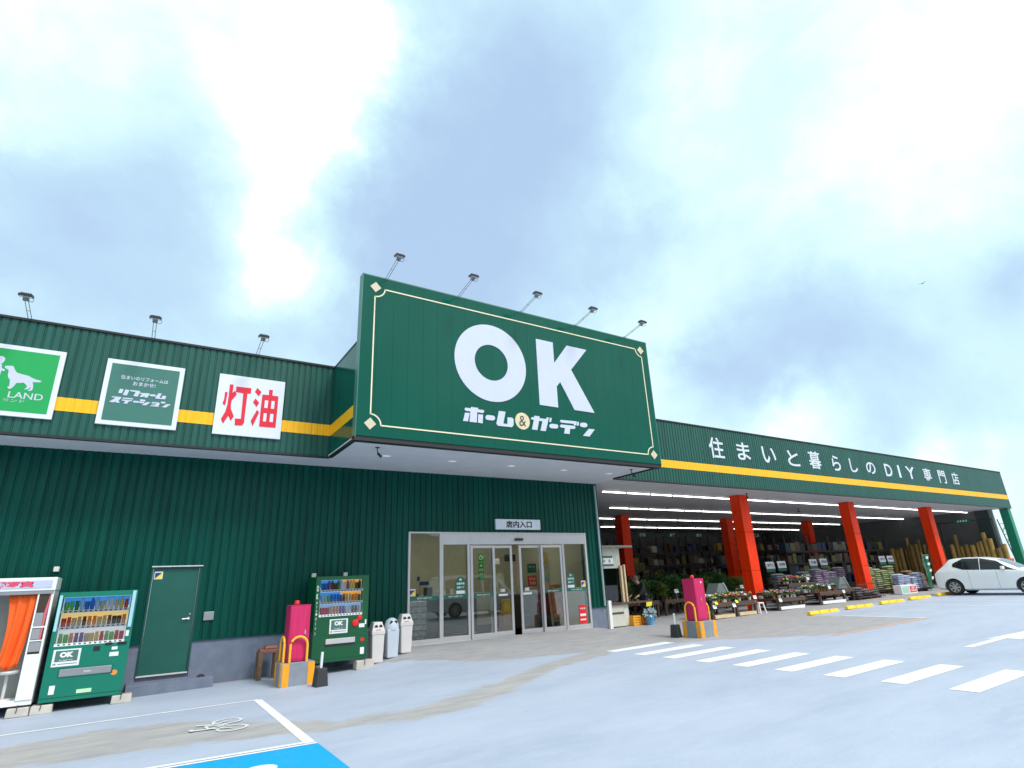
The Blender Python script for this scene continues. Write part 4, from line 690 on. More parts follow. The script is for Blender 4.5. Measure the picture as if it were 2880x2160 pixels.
weight('black weighted base with white pipe stub beside left striped plinth', 3.28, 12.36, .1); weight('black weighted base with white pipe stub standing left of the right striped plinth', 12.50, 11.72, .3)
# stool / wooden stand by wall
t = thing('wooden_stand', 'weathered brown wooden stand with a stone lid against the grey wall base', 'stand', (2.66, 14.42, lot(2.66)))
w = MB()
for x in (-.17, .17):
    for y in (-.12, .12): w.box(x-.045, x+.045, y-.03, y+.03, 0, .56)
obj('leg', w, mat('weathered brown wood', (.15, .085, .05), .8, var=.3, nscale=6), parent=t, bevel=.006)
w = MB(); w.box(-.19, .19, -.15, .15, .52, .60, tilt=.06); w.box(-.10, .18, -.12, .10, .60, .66, taper=.03); obj('seat', w, mat('red brown stone', (.24, .10, .075), .7, var=.3), parent=t, bevel=.015)
# bins
def bin_(label, x, y, kind, m):
    t = thing('recycling_bin', label, 'bin', (x, y, gz(x, y)+.0))
    w = MB(); w.box(-.15, .15, -.15, .15, 0, .62, taper=0); w.v = [(a*(.86+.14*c/.62), b*(.86+.14*c/.62), c) for a, b, c in w.v]; obj('bin_body', w, m, parent=t, bevel=.02)
    if kind == 'hip':
        w = MB(); w.box(-.16, .16, -.16, .16, .60, .68); L_ = obj('lid', w, m, parent=t, bevel=.01)
        w = MB(); n = len(w.v); w.v += [(-.155, -.155, .68), (.155, -.155, .68), (.155, .155, .68), (-.155, .155, .68), (-.10, -.08, .87), (.10, -.08, .87), (.10, .10, .87), (-.10, .10, .87)]
        for q in ((0, 1, 5, 4), (1, 2, 6, 5), (2, 3, 7, 6), (3, 0, 4, 7), (4, 5, 6, 7)): w.f.append(list(q)); w.m.append(0)
        obj('hood', w, m, parent=L_, bevel=.01); yz = lambda z: -.155+(z-.68)/.19*.075
    else:
        w = MB(); w.lathe([(.17, .60), (.175, .64), (.165, .72), (.13, .81), (.06, .86), (.0, .87)], n=24); L_ = obj('lid', w, m, parent=t, smooth=True); yz = lambda z: -.135
    w = MB()
    for hx in (-.055, .055):
        z = .77; y = yz(z); w.lathe([(.036, 0), (.036, -.012)], (hx, y+.004, z), 16, 'Y')
    obj('bottle_hole', w, BLK, parent=L_); w = MB()
    for hx in (-.055, .055):
        z = .77; y = yz(z)-.009; 
        for k in range(16):
            a, b = 2*PI*k/16, 2*PI*(k+1)/16; w.face([(hx+r*math.cos(c), y, z+r*math.sin(c)) for r, c in ((.036, a), (.043, a), (.043, b), (.036, b))])
    obj('hole_rim', w, GREYM, parent=L_, solid=.003)
    w = MB(); w.box(-.07, .05, yz(.70)-.006, yz(.70)+.004, .69, .712); obj('label_sticker', w, mat('faded red label', (.7, .2, .2), .5) if kind == 'hip' else WT, parent=L_)
WB = mat('warm white bin plastic', (.62, .59, .57), .5, var=.08, nscale=2)
bin_('white recycling bin with two holes and slanted hood right beside the dark green drinks machine', 4.95, 13.98, 'hip', WB)
bin_('pale blue grey recycling bin with rounded dome lid between two white bins', 5.33, 14.02, 'dome', mat('pale blue bin plastic', (.50, .56, .63), .5, var=.06)); bin_('white recycling bin with slanted hood standing next to the entrance glass', 5.70, 14.10, 'hip', WB)
# ================================================================ INSIDE THE STORE (seen through the glass)
def flat_thing(name, label, cat, x0, x1, y, z0, z1, m, txt=None, tm=None, group=None, wall=.02):
    t = thing(name, label, cat, ((x0+x1)/2, y, z0), group); w = MB(); w.box(x0, x1, y, y+wall, z0, z1); obj('panel', w, m, parent=t, world=True)
    if txt:
        w = MB(); k = (z1-z0)
        for tx, a, b in txt: text_into(w, tx, x0+(x1-x0)*.15, x1-(x1-x0)*.15, z0+k*a, z0+k*b, y-.004, bold=.02)
        obj('lettering', w, tm or WT, parent=t, world=True)
    return t
flat_thing('hanging_banner', 'tall bright green banner hanging inside behind the glass doors', 'banner', 9.95, 10.15, 18.0, 1.55, 2.12, mat('banner green', (.0, .32, .05), .5), [('本', .75, .9), ('日', .5, .65), ('の', .28, .42)])
flat_thing('hanging_banner', 'small green banner with white ring above the tall green banner inside', 'banner', 9.96, 10.14, 18.0, 2.16, 2.42, mat('banner green'), [('○', .2, .75)])
flat_thing('poster', 'dark green poster inside on the beige wall right of the door gap', 'poster', 11.98, 12.36, 18.0, 1.72, 2.04, STK, [('ホーム', .55, .8)])
flat_thing('poster', 'red poster inside below the dark green poster', 'poster', 11.98, 12.36, 18.0, 1.26, 1.62, REDP, [('SALE', .6, .85), ('50', .15, .45)])
flat_thing('poster', 'black notice board inside left of the open door gap', 'poster', 11.02, 11.48, 18.0, 2.14, 2.38, BLK)
for k, (a, b, c, d, m_) in enumerate(((12.1, 12.45, 2.0, 2.4, DRINK[6]), (12.2, 12.5, 1.7, 1.95, DRINK[8]), (12.15, 12.5, 1.35, 1.62, DRINK[3]))): flat_thing('poster', ('yellow', 'white', 'pale blue')[k]+' poster on the inside wall at the right end of the doors', 'poster', a, b, 17.4, c, d, m_)
t = thing('backdrop_counter', 'long dark counter added inside the store to back the glass door reflections', 'counter', (8, 17.2, 0)); w = MB(); w.box(3.2, 9.3, 17.0, 17.6, 0, 1.02); w.box(10.4, 12.3, 17.0, 17.6, 0, 1.02); obj('counter_body', w, mat('dark backdrop panel', (.045, .04, .035), .5), parent=t, world=True); w = MB(); w.box(3.15, 9.35, 16.95, 17.65, 1.02, 1.07); w.box(10.35, 12.35, 16.95, 17.65, 1.02, 1.07); obj('countertop', w, mat('grey counter top', (.2, .2, .19), .4), parent=t, world=True)  # dark counter added so the van's reflection shows in the glass
rg = random.Random(8)
for k in range(12):
    x = 3.6+k*.46; h_ = rg.uniform(.12, .38); w = MB(); w.box(-.11, .11, -.1, .1, 0, h_); obj('counter_box', w, DRINK[rg.choice((3, 4, 7, 8, 10, 11))], loc=(x, 17.3, 1.075), label='small coloured box standing on the dark counter inside the store', cat='box', group='boxes on the inside counter', bevel=.005)
t = thing('display_easel', 'leaning pale wooden poster easel inside the right hand glass door', 'easel', (11.5, 15.7, 0))
w = MB(); w.box(-.26, -.21, -.02, .02, 0, 1.42, tilt=-.12); w.box(.21, .26, -.02, .02, 0, 1.42, tilt=-.12); w.box(-.21, .21, -.02, .02, .2, .25, tilt=-.12); obj('easel_frame', w, LWOOD, parent=t)
w = MB(); w.box(-.2, .2, -.03, -.02, .28, 1.3, tilt=-.1); obj('poster_sheet', w, mat('orange red poster', (.6, .25, .12), .6, var=.5, nscale=5), parent=t)
t = thing('umbrella_stand', 'yellow and wooden umbrella bag stand just inside the door', 'stand', (9.72, 15.9, 0))
w = MB(); w.box(-.18, .18, -.15, .15, .0, .55); obj('stand_body', w, mat('tan stand', (.45, .22, .10), .6), parent=t); w = MB(); w.box(-.14, .14, -.1, .1, .55, .95, taper=.03); obj('yellow_bag', w, mat('yellow vinyl', (.75, .48, .03), .5), parent=t)
t = thing('sign_post', 'thin tan post with small navy arrow boards inside the leftmost pane', 'sign post', (6.95, 16.1, 0)); w = MB(); w.box(-.02, .02, -.02, .02, 0, 1.62); obj('post', w, LWOOD, parent=t)
w = MB(); w.box(-.10, -.02, -.03, -.021, 1.58, 1.70); w.box(-.02, .28, -.03, -.021, 1.46, 1.56); obj('arrow_board', w, mat('navy blue'), parent=t)
flat_thing('poster', 'pale notice sheet on the inside wall left of the door gap', 'poster', 10.62, 10.95, 18.0, 1.1, 1.75, mat('pale notice', (.5, .5, .42), .6, var=.3, nscale=6)); flat_thing('wall_clock', 'small white round dial mounted inside left of the black notice board', 'clock', 10.60, 10.80, 18.0, 2.05, 2.25, WT)
w = MB(); w.box(7.2, 7.5, 19.35, 19.6, 0, 3.5); w.box(10.3, 10.42, 19.45, 19.6, 0, 3.5); P('store_wall', w, INWALL)
t = thing('boxed_goods', 'clear plastic wrapped stack of goods behind the leftmost glass pane', 'stack', (6.5, 15.4, 0)); w = MB()
rr = random.Random(3)
for k in range(7):
    w.box(-.33+rr.uniform(-.02, .02), .3, -.15, .2, .02+k*.15, .15+k*.15)
obj('wrapped_boxes', w, mat('wrapped grey goods', (.26, .28, .30), .25, var=.5, nscale=9), parent=t, bevel=.02)
w = MB(); w.box(7.25, 7.95, 15.35, 15.45, 0, .10); obj('floor_block', w, mat('pale yellow foam', (.65, .52, .22), .6), label='pale yellow block on the floor inside the glass', cat='floor block', bevel=.02)
for i, x in enumerate((4.5, 7.5, 10.5)):
    w = MB(); w.box(-.6, .6, -.6, .6, 0, .04); obj('fill_light_panel', w, mat('store fill light panel', (.8, .8, .8), .5, emit=(1, .93, .80), estr=5.0), loc=(x, 17.3, 3.455), label='unseen square fill light panel added to the store ceiling behind the doors', cat='ceiling light', group='fill light panels added inside the store')  # unseen panels added to brighten the room behind the glass
# ================================================================ GARDEN AREA
TUBE = mat('lit fluorescent tube', (.9, .9, .9), .4, emit=(1, .98, .95), estr=4.0); FIX = mat('white light fitting', (.6, .6, .6), .5)
def tubelight():
    t = thing('ceiling_light', 'x', 'ceiling light'); w = MB(); w.box(-.59, .59, -.035, .035, -.03, 0); obj('fitting', w, FIX, parent=t)
    w = MB(); w.tube([(-.565, 0, -.05), (.565, 0, -.05)], .019, 8); obj('tube', w, TUBE, parent=t); return t
t0 = tubelight(); first = True
for y, xs, n_, l in ((15.8, 14.55, 25, 'front'), (19.6, 18.25, 22, 'second'), (23.4, 20.7, 19, 'third'), (27.4, 24.4, 17, 'rearmost')):
    for i in range(n_):
        c = t0 if first else tree_copy(t0); first = False
        c.location = (xs+1.24*i, y, 4.468); c['label'] = f'white fluorescent batten in the {l} row under the garden area ceiling'; c['group'] = f'{l} row of ceiling battens'
# wheel stops
SY = mat('yellow wheel stop', (.92, .58, .03), .5, var=.1, nscale=5)
def wstop():
    t = thing('wheel_stop', 'x', 'wheel stop')
    for k in range(3):
        w = MB(); w.box(.6*k+.012, .6*k+.588, -.08, .08, 0, .11, taper=.028); obj('segment', w, SY, parent=t, bevel=.02)
    return t
s0 = wstop(); 
for i, (x, l) in enumerate(((19.25, 'nearest to the hose cabinet'), (21.6, 'second from the hose cabinet'), (24.0, 'in the middle of the row'), (26.3, 'just left of the white car bay'), (28.7, 'behind the rear wheel of the white car'))):
    c = s0 if i == 0 else tree_copy(s0); c.location = (x, 12.05, lot(x+.9)); c['label'] = 'yellow three piece wheel stop, '+l; c['group'] = 'yellow wheel stops along the bays'
# kiosk
CRW = mat('cream ribbed cladding', (.58, .58, .50), .6, var=.08)
t = thing('kiosk', 'small cream ribbed kiosk with flat roof just inside the garden area', 'kiosk', (13.5, 15.6, -.12)); O = lambda n_, mb, m, **k: obj(n_, mb, m, parent=k.pop('parent', t), world=True, **k)
w = MB(); corr(w, 12.85, 14.30, 1.80, 2.42, 15.6, .09, .012, .02); w.box(12.85, 14.30, 15.62, 17.4, 1.80, 2.42); w.box(12.85, 12.95, 15.62, 17.4, -.12, 1.8); w.box(12.95, 14.3, 17.3, 17.4, -.12, 1.8); w.box(14.24, 14.3, 16.2, 17.3, -.12, 1.8); O('wall', w, CRW)
w = MB(); w.box(12.82, 14.72, 15.35, 17.6, 2.42, 2.49); O('roof', w, mat('grey kiosk roof', (.25, .24, .22), .7))
w = MB(); w.box(12.85, 14.3, 15.59, 15.66, 1.74, 1.80); w.box(12.9, 12.95, 15.6, 15.65, .66, 1.74); O('window_frame', w, ALU); w = MB(); w.box(12.95, 14.2, 15.62, 15.628, .66, 1.74); O('pane', w, GLASS)
w = MB(); w.box(14.2, 14.29, 15.5, 15.59, .6, 1.82); w.box(14.31, 14.37, 15.44, 15.5, .6, 1.85); O('post', w, LWOOD)
w = MB(); corr(w, 13.42, 14.0, -.10, .28, 15.33, .07, .01, .015); corr(w, 13.42, 14.0, .34, .56, 15.33, .07, .01, .015); w.box(12.9, 14.25, 15.36, 15.6, -.1, .6); O('counter_front', w, CRW)
w = MB(); w.box(13.42, 14.0, 15.32, 15.355, .28, .34); w.box(13.3, 15.3, 15.25, 15.62, .58, .63); O('counter', w, WOOD)
w = MB(); w.box(13.27, 13.39, 15.22, 15.32, -.14, .72); O('white_post', w, WHITE)
w = MB(); w.box(13.36, 13.98, 15.585, 15.597, 1.89, 2.08); q = O('sign_plate', w, WT); w = MB(); w.box(13.36, 13.95, 15.575, 15.597, 2.10, 2.15); w.box(13.36, 13.98, 15.575, 15.597, 1.83, 1.87); O('sign_bar', w, STK, parent=q); w = MB(); text_into(w, 'H', 13.52, 13.60, 1.93, 2.03, 15.583, bold=.02); text_into(w, '0', 13.76, 13.85, 1.93, 2.04, 15.583, bold=.03); O('lettering', w, BLK, parent=q)
w = MB(); w.box(13.0, 14.1, 15.9, 16.4, .9, 1.1); w.box(13.1, 13.9, 15.9, 16.3, 1.12, 1.3, tilt=.2); O('stacked_goods', w, mat('mixed grey goods', (.6, .6, .62), .5, var=.4, nscale=6)); w = MB(); w.box(13.0, 14.2, 16.6, 16.63, .6, 1.75); O('inner_board', w, mat('pale kiosk board', (.45, .47, .48), .6)); w = MB(); w.box(13.85, 14.15, 15.8, 15.9, 1.3, 1.5); O('pink_pack', w, PINK)  # pale board added behind the goods to brighten the kiosk window
# crates, bucket
def crate(label, x, y, m, s=1):
    t = thing('plastic_crate', label, 'crate', (x, y, lot(x)), rz=.1)
    w = MB(); a, b, h = .17*s, .22*s, .30*s
    w.box(-a, a, -b, b, 0, .02)
    for k in range(4):
        z0 = .03+k*h/4; z1 = z0+h/4-.02
        w.box(-a, a, -b, -b+.012, z0, z1); w.box(-a, a, b-.012, b, z0, z1); w.box(-a, -a+.012, -b, b, z0, z1); w.box(a-.012, a, -b, b, z0, z1)
    for sx in (-1, 1):
        for sy in (-1, 1): w.box(sx*a-.018, sx*a+.018, sy*b-.018, sy*b+.018, 0, h)
    obj('basket', w, m, parent=t)
crate('orange yellow plastic crate on the floor under the kiosk counter', 14.42, 15.42, mat('orange crate plastic', (.85, .40, .03), .5)); crate('smaller brown orange crate right of the orange yellow crate', 14.78, 15.35, mat('brown orange crate', (.5, .18, .03), .5), .8)
t = thing('bucket', 'light blue bucket holding a crumpled clear bag', 'bucket', (14.85, 14.98, lot(14.8)))
w = MB(); w.lathe([(.11, 0), (.15, .27), (.155, .27), (.155, .29), (.14, .29), (.10, .02)], n=20); obj('bucket_body', w, mat('light blue plastic', (.10, .36, .62), .4), parent=t, smooth=True)
w = MB(); rr = random.Random(5)
w.leaves((0, 0, .36), (.2, .2, .10), 60, .12, rr, .2); obj('clear_bag', w, mat('crumpled clear plastic', (.55, .68, .72), .25), parent=t)
w = MB(); w.tube([(.15*math.cos(a), -.155*abs(math.sin(a))*.4-.09, .27-.12*math.sin(a)) for a in [PI*k/10 for k in range(11)]], .006, 6); obj('handle', w, DGREY, parent=t)
w = MB(); w.tube([(0, 0, .4), (.02, 0, .58)], .008, 6); w.box(-.12, .14, -.01, .0, .58, .72, tilt=.3); obj('yellow_card', w, mat('bright yellow card', (.9, .85, .05), .5), parent=t)
t = thing('waste_tub', 'dark blue tub behind the orange crate', 'tub', (14.5, 15.95, lot(14.2))); w = MB(); w.lathe([(.2, 0), (.26, .42), (.28, .42), (.28, .46), (.25, .46), (.19, .02)], n=20); obj('tub_body', w, mat('dark blue plastic', (.03, .07, .22), .5), parent=t, smooth=True)
# tables
def table(label, x0, x1, y0, y1, zt, board=None, tiers=0, group='timber display tables'):
    zg = lot((x0+x1)/2); t = thing('display_table', label, 'table', ((x0+x1)/2, y0, zg), group); t['zt'] = zt
    O = lambda n_, mb, m: obj(n_, mb, m, parent=t, world=True)
    w = MB(); n_ = max(3, int((y1-y0)/.13))
    for k in range(n_): w.box(x0, x1, y0+(y1-y0)*k/n_+.008, y0+(y1-y0)*(k+1)/n_-.008, zt-.03, zt)
    w.box(x0-.02, x1+.02, y0-.03, y0-.002, zt-.11, zt+.03); w.box(x0-.02, x1+.02, y1+.002, y1+.03, zt-.11, zt+.03); O('tabletop', w, WOOD)
    for x in (x0+.05, x1-.05):
        for y in (y0+.05, y1-.05): w = MB(); w.box(x-.04, x+.04, y-.04, y+.04, zg, zt-.035); O('leg', w, WOOD)
    if board: w = MB(); w.box(x0+.10, x1-.10, y0-.02, y0+.0, zg+.02, zg+.13); w.box(x0+.10, x1-.10, y0+.0, y1, zg+.10, zg+.12); O('lower_board', w, board)
    return t
for a in (('brown timber flower table with pale lower board, right behind the right hose cabinet', 16.88, 18.14, 14.05, 15.05, .42, LWOOD), ('brown timber flower table with pale lower board beside the nearest red column', 18.2, 19.36, 14.05, 15.05, .42, LWOOD),
          ('brown timber flower table with white lower board between the two nearest red columns', 20.66, 22.42, 14.05, 15.1, .40, WHITE), ('brown timber flower table with thin white rail in front of the purple grey sacks', 23.5, 25.4, 14.05, 15.1, .50, WHITE),
          ('small dark raised shelf of flowers behind the table with thin white rail', 23.2, 25.2, 15.15, 15.75, .86, None), ('narrow dark table of grey goods left of the wire cage', 25.45, 26.3, 14.15, 15.1, .55, None)): table(*a)
ti = 0
BT = []
for y in (16.9, 18.6, 20.3):
    for k in range(4):
        x0 = 15.6+k*2.05+(y-16.9)*.55; BT.append((x0, y)); table(f'dark plant bench in {("the front", "the middle", "the back")[int((y-16.9)/1.6)]} nursery row, {("leftmost", "second from left", "third from left", "rightmost")[k]}', x0, x0+1.7, y, y+.95, .50)
# potted plants
PK = mat('black plastic pot', (.02, .02, .02), .5); PWH = mat('white plastic pot', (.68, .68, .70), .5); PTC = mat('terracotta pot', (.35, .12, .06), .7)
PROTO = {}
def plant_proto(key, potm, leafm, bloom, h, spread, nl, seed, big=False):
    rr = random.Random(seed); t = thing('potted_plant', 'x', 'potted plant'); s = .06 if not big else .12
    w = MB(); w.lathe([(s*.75, 0), (s, s*1.7), (s*1.06, s*1.7), (s*1.06, s*1.9)], n=10); obj('pot', w, potm, parent=t, smooth=True)
    w = MB(); w.leaves((0, 0, s*1.9+h*.45), (spread, spread, h*.55), nl, .07 if not big else .11, rr); 
    if big: w.tube([(0, 0, s*1.7), (.01, 0, s*1.9+h*.6)], [.015, .006], 5)
    obj('foliage', w, leafm, parent=t)
    if bloom:
        w = MB()
        for _ in range(9):
            a = rr.uniform(0, 2*PI); r = spread*rr.uniform(.1, 1); c = (r*math.cos(a), r*math.sin(a), s*1.9+h*rr.uniform(.7, 1.1)); w.lathe([(.008, -.012), (.032, .0), (.024, .018), (.004, .022)], c, 6)
        obj('blooms', w, bloom, parent=t)
    PROTO[key] = t; t['used'] = 0
BL = {n_: mat(n_+' petals', c, .6, var=.2, nscale=30) for n_, c in (('pink', (.85, .16, .32)), ('white', (.85, .85, .80)), ('yellow', (.90, .68, .05)), ('magenta', (.75, .02, .30)), ('orange', (.85, .30, .10)), ('lilac', (.45, .35, .75)), ('cream', (.80, .66, .42)))}
for i, k in enumerate(BL): plant_proto(k, PK if i % 2 else PWH, (LEAF, LEAF3)[i % 2], BL[k], .13, .085, 46, 20+i)
for i in range(3): plant_proto(f'shrub{i}', PK, (LEAF2, LEAF, LEAF3)[i], None, (.75, .55, .40)[i], (.30, .26, .22)[i], 420, 40+i, True)
plant_proto('tray', PTC, LEAF, None, .10, .09, 50, 60)
def put(key, x, y, z, label, group):
    p = PROTO[key]; c = p if not p['used'] else tree_copy(p); p['used'] = 1; c.location = (x, y, z); c['label'] = label; c['group'] = group; c.rotation_euler = (0, 0, random.uniform(0, 6)); s = random.uniform(.85, 1.2); c.scale = (s, s, s)
def fill(x0, x1, y0, y1, z, nx_, ny_, keys, where, group):
    for j in range(ny_):
        for i in range(nx_):
            k = random.choice(keys); x = x0+(x1-x0)*(i+.5+random.uniform(-.2, .2))/nx_; y = y0+(y1-y0)*(j+.5+random.uniform(-.2, .2))/ny_
            nm = 'leafy green' if k.startswith('shrub') else ('small green seedling' if k == 'tray' else k+' flowered'); put(k, x, y, z, f'{nm} potted plant {where}', group)
fill(16.92, 18.1, 14.1, 15.0, .42, 8, 4, ['cream', 'orange', 'white', 'yellow', 'tray', 'pink'], 'on the pale board table behind the hose cabinet', 'flowers behind the hose cabinet')
fill(18.25, 19.3, 14.1, 15.0, .42, 7, 4, ['magenta', 'white', 'cream', 'yellow', 'orange'], 'on the table left of the nearest red column', 'flowers left of the nearest column')
fill(20.7, 22.4, 14.1, 15.05, .40, 9, 3, ['lilac', 'orange', 'pink', 'white', 'tray'], 'on the table between the two nearest red columns', 'flowers between the columns')
fill(23.55, 25.3, 14.1, 15.0, .50, 9, 2, ['white', 'tray', 'cream'], 'in the row above the thin white rail', 'plants above the white rail')
fill(23.3, 25.1, 15.2, 15.7, .86, 8, 2, ['white', 'magenta', 'yellow', 'pink', 'orange'], 'on the raised dark shelf before the sacks', 'flowers on the raised shelf')
for i, (x0, y) in enumerate(BT):
    keys = ['shrub0', 'shrub1', 'shrub2'] if y > 18 else ['white', 'tray', 'shrub2', 'cream', 'tray', 'shrub1']; row = ("front", "middle", "back")[int((y-16.9)/1.6)]; col = ("leftmost", "second", "third", "rightmost")[i % 4]
    fill(x0+.05, x0+1.65, y+.1, y+.85, .50, 4 if y > 18 else 8, 2 if y > 18 else 3, keys, f'on the {col} bench of the {row} nursery row', f'plants on the {col} bench of the {row} row')
# price cards on tables
def card(x, y, z, label, m=WT, s=.09, group='price cards on the flower tables', th=.006, stick=.16):
    t = thing('price_card', label, 'price card', (x, y, z), group); w = MB(); w.box(-s, s, -th, 0, 0, s*1.3, tilt=-.25); obj('card', w, m, parent=t); w = MB()
    for k in range(2): w.box(-s*.7, s*.6, -th-.002, -th, s*(.35+.4*k), s*(.5+.4*k), tilt=-.25)
    obj('printed_line', w, mat('card print', (.15, .2, .3), .6), parent=t); w = MB(); w.tube([(0, .003, -stick), (0, .003, .03)], .004, 5); obj('stake', w, WHITE, parent=t)
for i, (x, z, l) in enumerate(((16.98, .27, 'lower left front of the table behind the hose cabinet'), (18.02, .27, 'right front of the table behind the hose cabinet'), (19.25, .48, 'right front of the table left of the nearest column'), (20.75, .30, 'left front of the white board table'), (25.2, .42, 'right front of the white rail table'), (24.6, .98, 'on the raised dark shelf'), (24.2, .62, 'in the middle above the white rail'))):
    card(x, 14.0 if i != 5 else 15.1, z, 'small white price card at the '+l, stick=.10)
for x, y, l in ((16.4, 16.85, 'left'), (18.3, 16.85, 'second'), (20.3, 16.85, 'third'), (22.4, 16.85, 'right')): card(x, y, .75, f'white price card standing over the front nursery row, {l}', s=.11, stick=.25)
for x, l in ((17.05, 'left'), (18.15, 'right')): 
    t = thing('yellow_fruit_tag', f'bright yellow tag on the front edge of the flower tables, {l} one', 'tag', (x+.02, 13.99, .40)); w = MB(); w.box(-.07, .07, -.01, .0, 0, .09, tilt=-.5); obj('tag_sheet', w, mat('bright yellow card'), parent=t)
# white garden stool
t = thing('garden_stool', 'white plastic stool at the foot of the nearest red column', 'stool', (19.58, 14.15, lot(19.6)))
w = MB(); w.box(-.15, .15, -.15, .15, .34, .38); obj('seat', w, WHITE, parent=t, bevel=.01)
for sx in (-1, 1):
    for sy in (-1, 1): w = MB(); w.tube([(sx*.12, sy*.12, .34), (sx*.17, sy*.17, 0)], .028, 8); obj('leg', w, WHITE, parent=t)
# sloped display hoods
def hood(label, x, y, z, s, m):
    t = thing('display_hood', label, 'display hood', (x, y, z)); w = MB(); n = 0
    w.v += [(0, 0, 0), (s, 0, 0), (s, .5, 0), (0, .5, 0), (s*.34, 0, s*.56), (s*.66, 0, s*.55), (s*.66, .5, s*.55), (s*.34, .5, s*.56)]
    for q in ((3, 2, 1, 0), (0, 1, 5, 4), (1, 2, 6, 5), (2, 3, 7, 6), (3, 0, 4, 7), (4, 5, 6, 7)): w.f.append(list(q)); w.m.append(0)
    obj('hood_shell', w, m, parent=t, bevel=.01); w = MB(); w.box(s*.68, s*.72, .05, .45, s*.08, s*.40, ang=0); w.tube([(s*.66, -.01, s*.56), (s*1.0, -.01, .01)], .035, 6); obj('edge_frame', w, mat('pale grey edge', (.45, .5, .5), .4), parent=t)
HG = mat('smoky grey panel', (.16, .19, .19), .3)
hood('grey sloped hood among the flowers left of the nearest red column', 18.25, 14.9, .66, .72, HG); hood('grey sloped hood right of the raised flower shelf', 25.95, 14.6, .55, .85, HG)
# wire cage
t = thing('wire_cage', 'low dark wire cage with grey bags at the foot of the middle red column', 'cage', (27.1, 13.9, lot(27)))
w = MB(); zg = lot(27)
for k in range(12): x = 26.2+k*.19; w.tube([(x, 13.9, zg), (x, 13.9, zg+.62)], .008, 5)
for z in (.1, .35, .62):
    w.tube([(26.2, 13.9, zg+z), (28.3, 13.9, zg+z)], .012, 5); w.tube([(26.2, 13.9, zg+z), (26.2, 14.7, zg+z)], .012, 5); w.tube([(28.3, 13.9, zg+z), (28.3, 14.7, zg+z)], .012, 5)
obj('wire_frame', w, mat('rusty dark wire', (.07, .035, .025), .6), parent=t, world=True)
# sacks
def sack_proto(m):
    w = MB(); n = 8; mm = 6
    for top in (1, -1):
        b = len(w.v)
        for j in range(mm+1):
            for i in range(n+1):
                u, v_ = i/n*2-1, j/mm*2-1; e = max(0, 1-abs(u)**3)*max(0, 1-abs(v_)**3); w.v.append((u*.31*(1-.01*abs(v_)), v_*.20*(1-.04*abs(u)), .055+top*(.004+.055*e**.5+.006*math.sin(u*7+v_*5)*e)))
        for j in range(mm):
            for i in range(n): a = b+j*(n+1)+i; q = [a, a+1, a+n+2, a+n+1]; w.f.append(q if top == 1 else q[::-1]); w.m.append(0)
    o = obj('sack', w, m, smooth=True); return o
SACK = {}
def sacks(key, col, label, group, x0, y0, nx_, ny_, nz_, zg=None):
    if key not in SACK: SACK[key] = sack_proto(mat(key+' sack print', col, .4, var=.35, nscale=9)); fresh = True
    else: fresh = False
    p = SACK[key]
    for i in range(nx_):
        for j in range(ny_):
            n_ = nz_-((i*7+j*3) % 3)
            for k in range(n_):
                c = p if fresh else p.copy()
                if not fresh: COL.objects.link(c)
                fresh = False; x = x0+i*.66+random.uniform(-.03, .03); c.location = (x, y0+j*.44+random.uniform(-.03, .03), (lot(x) if zg is None else zg)+.12+k*.092); c.rotation_euler = (random.uniform(-.02, .02), random.uniform(-.02, .02), random.uniform(-.08, .08)); c['label'] = label; c['category'] = 'sack'; c['group'] = group
def pallet(label, x0, x1, y0, y1):
    z = lot((x0+x1)/2); t = thing('pallet', label, 'pallet', ((x0+x1)/2, y0, z)); w = MB()
    for k in range(6): w.box(x0, x1, y0+(y1-y0)*k/6+.01, y0+(y1-y0)*(k+1)/6-.02, z+.095, z+.115)
    obj('deck', w, WOOD, parent=t, world=True); w = MB()
    for x in (x0+.1, (x0+x1)/2, x1-.1): w.box(x-.04, x+.04, y0, y1, z, z+.09)
    obj('bearer', w, WOOD, parent=t, world=True)
sacks('slate', (.24, .28, .30), 'slate grey sack in the pile behind the raised flower shelf', 'slate grey sacks', 24.6, 16.5, 4, 1, 12); sacks('purple', (.36, .29, .40), 'purple grey sack in the tall pile left of the middle red column', 'purple grey sacks', 27.25, 16.3, 4, 1, 13)
sacks('olive', (.32, .36, .20), 'yellow green sack in the pile right of the middle red column', 'yellow green sacks', 30.2, 15.4, 4, 1, 12); sacks('silver', (.40, .45, .58), 'silvery blue sack in the low pile right of the middle red column', 'silvery blue sacks', 30.9, 14.45, 4, 1, 8)
sacks('brown', (.26, .17, .12), 'brown sack in the far pile behind the green flag', 'brown sacks', 33.6, 15.2, 3, 1, 9); sacks('grey', (.14, .14, .15), 'dark grey sack lying inside the low wire cage', 'dark grey sacks in the cage', 26.6, 14.25, 3, 1, 4)
for l, a, b, c, d in (('pallet under the slate grey sacks', 24.2, 27.0, 16.2, 16.8), ('pallet under the purple grey sacks', 26.9, 29.6, 16.0, 16.6), ('pallet under the yellow green sacks', 29.8, 32.5, 15.1, 15.7), ('pallet under the silvery blue sacks', 30.5, 33.2, 14.2, 14.75), ('pallet under the brown sacks', 33.2, 35.3, 14.95, 15.5), ('pallet under the dark grey sacks in the wire cage', 26.3, 28.2, 14.0, 14.5)): pallet(l, a, b, c, d)
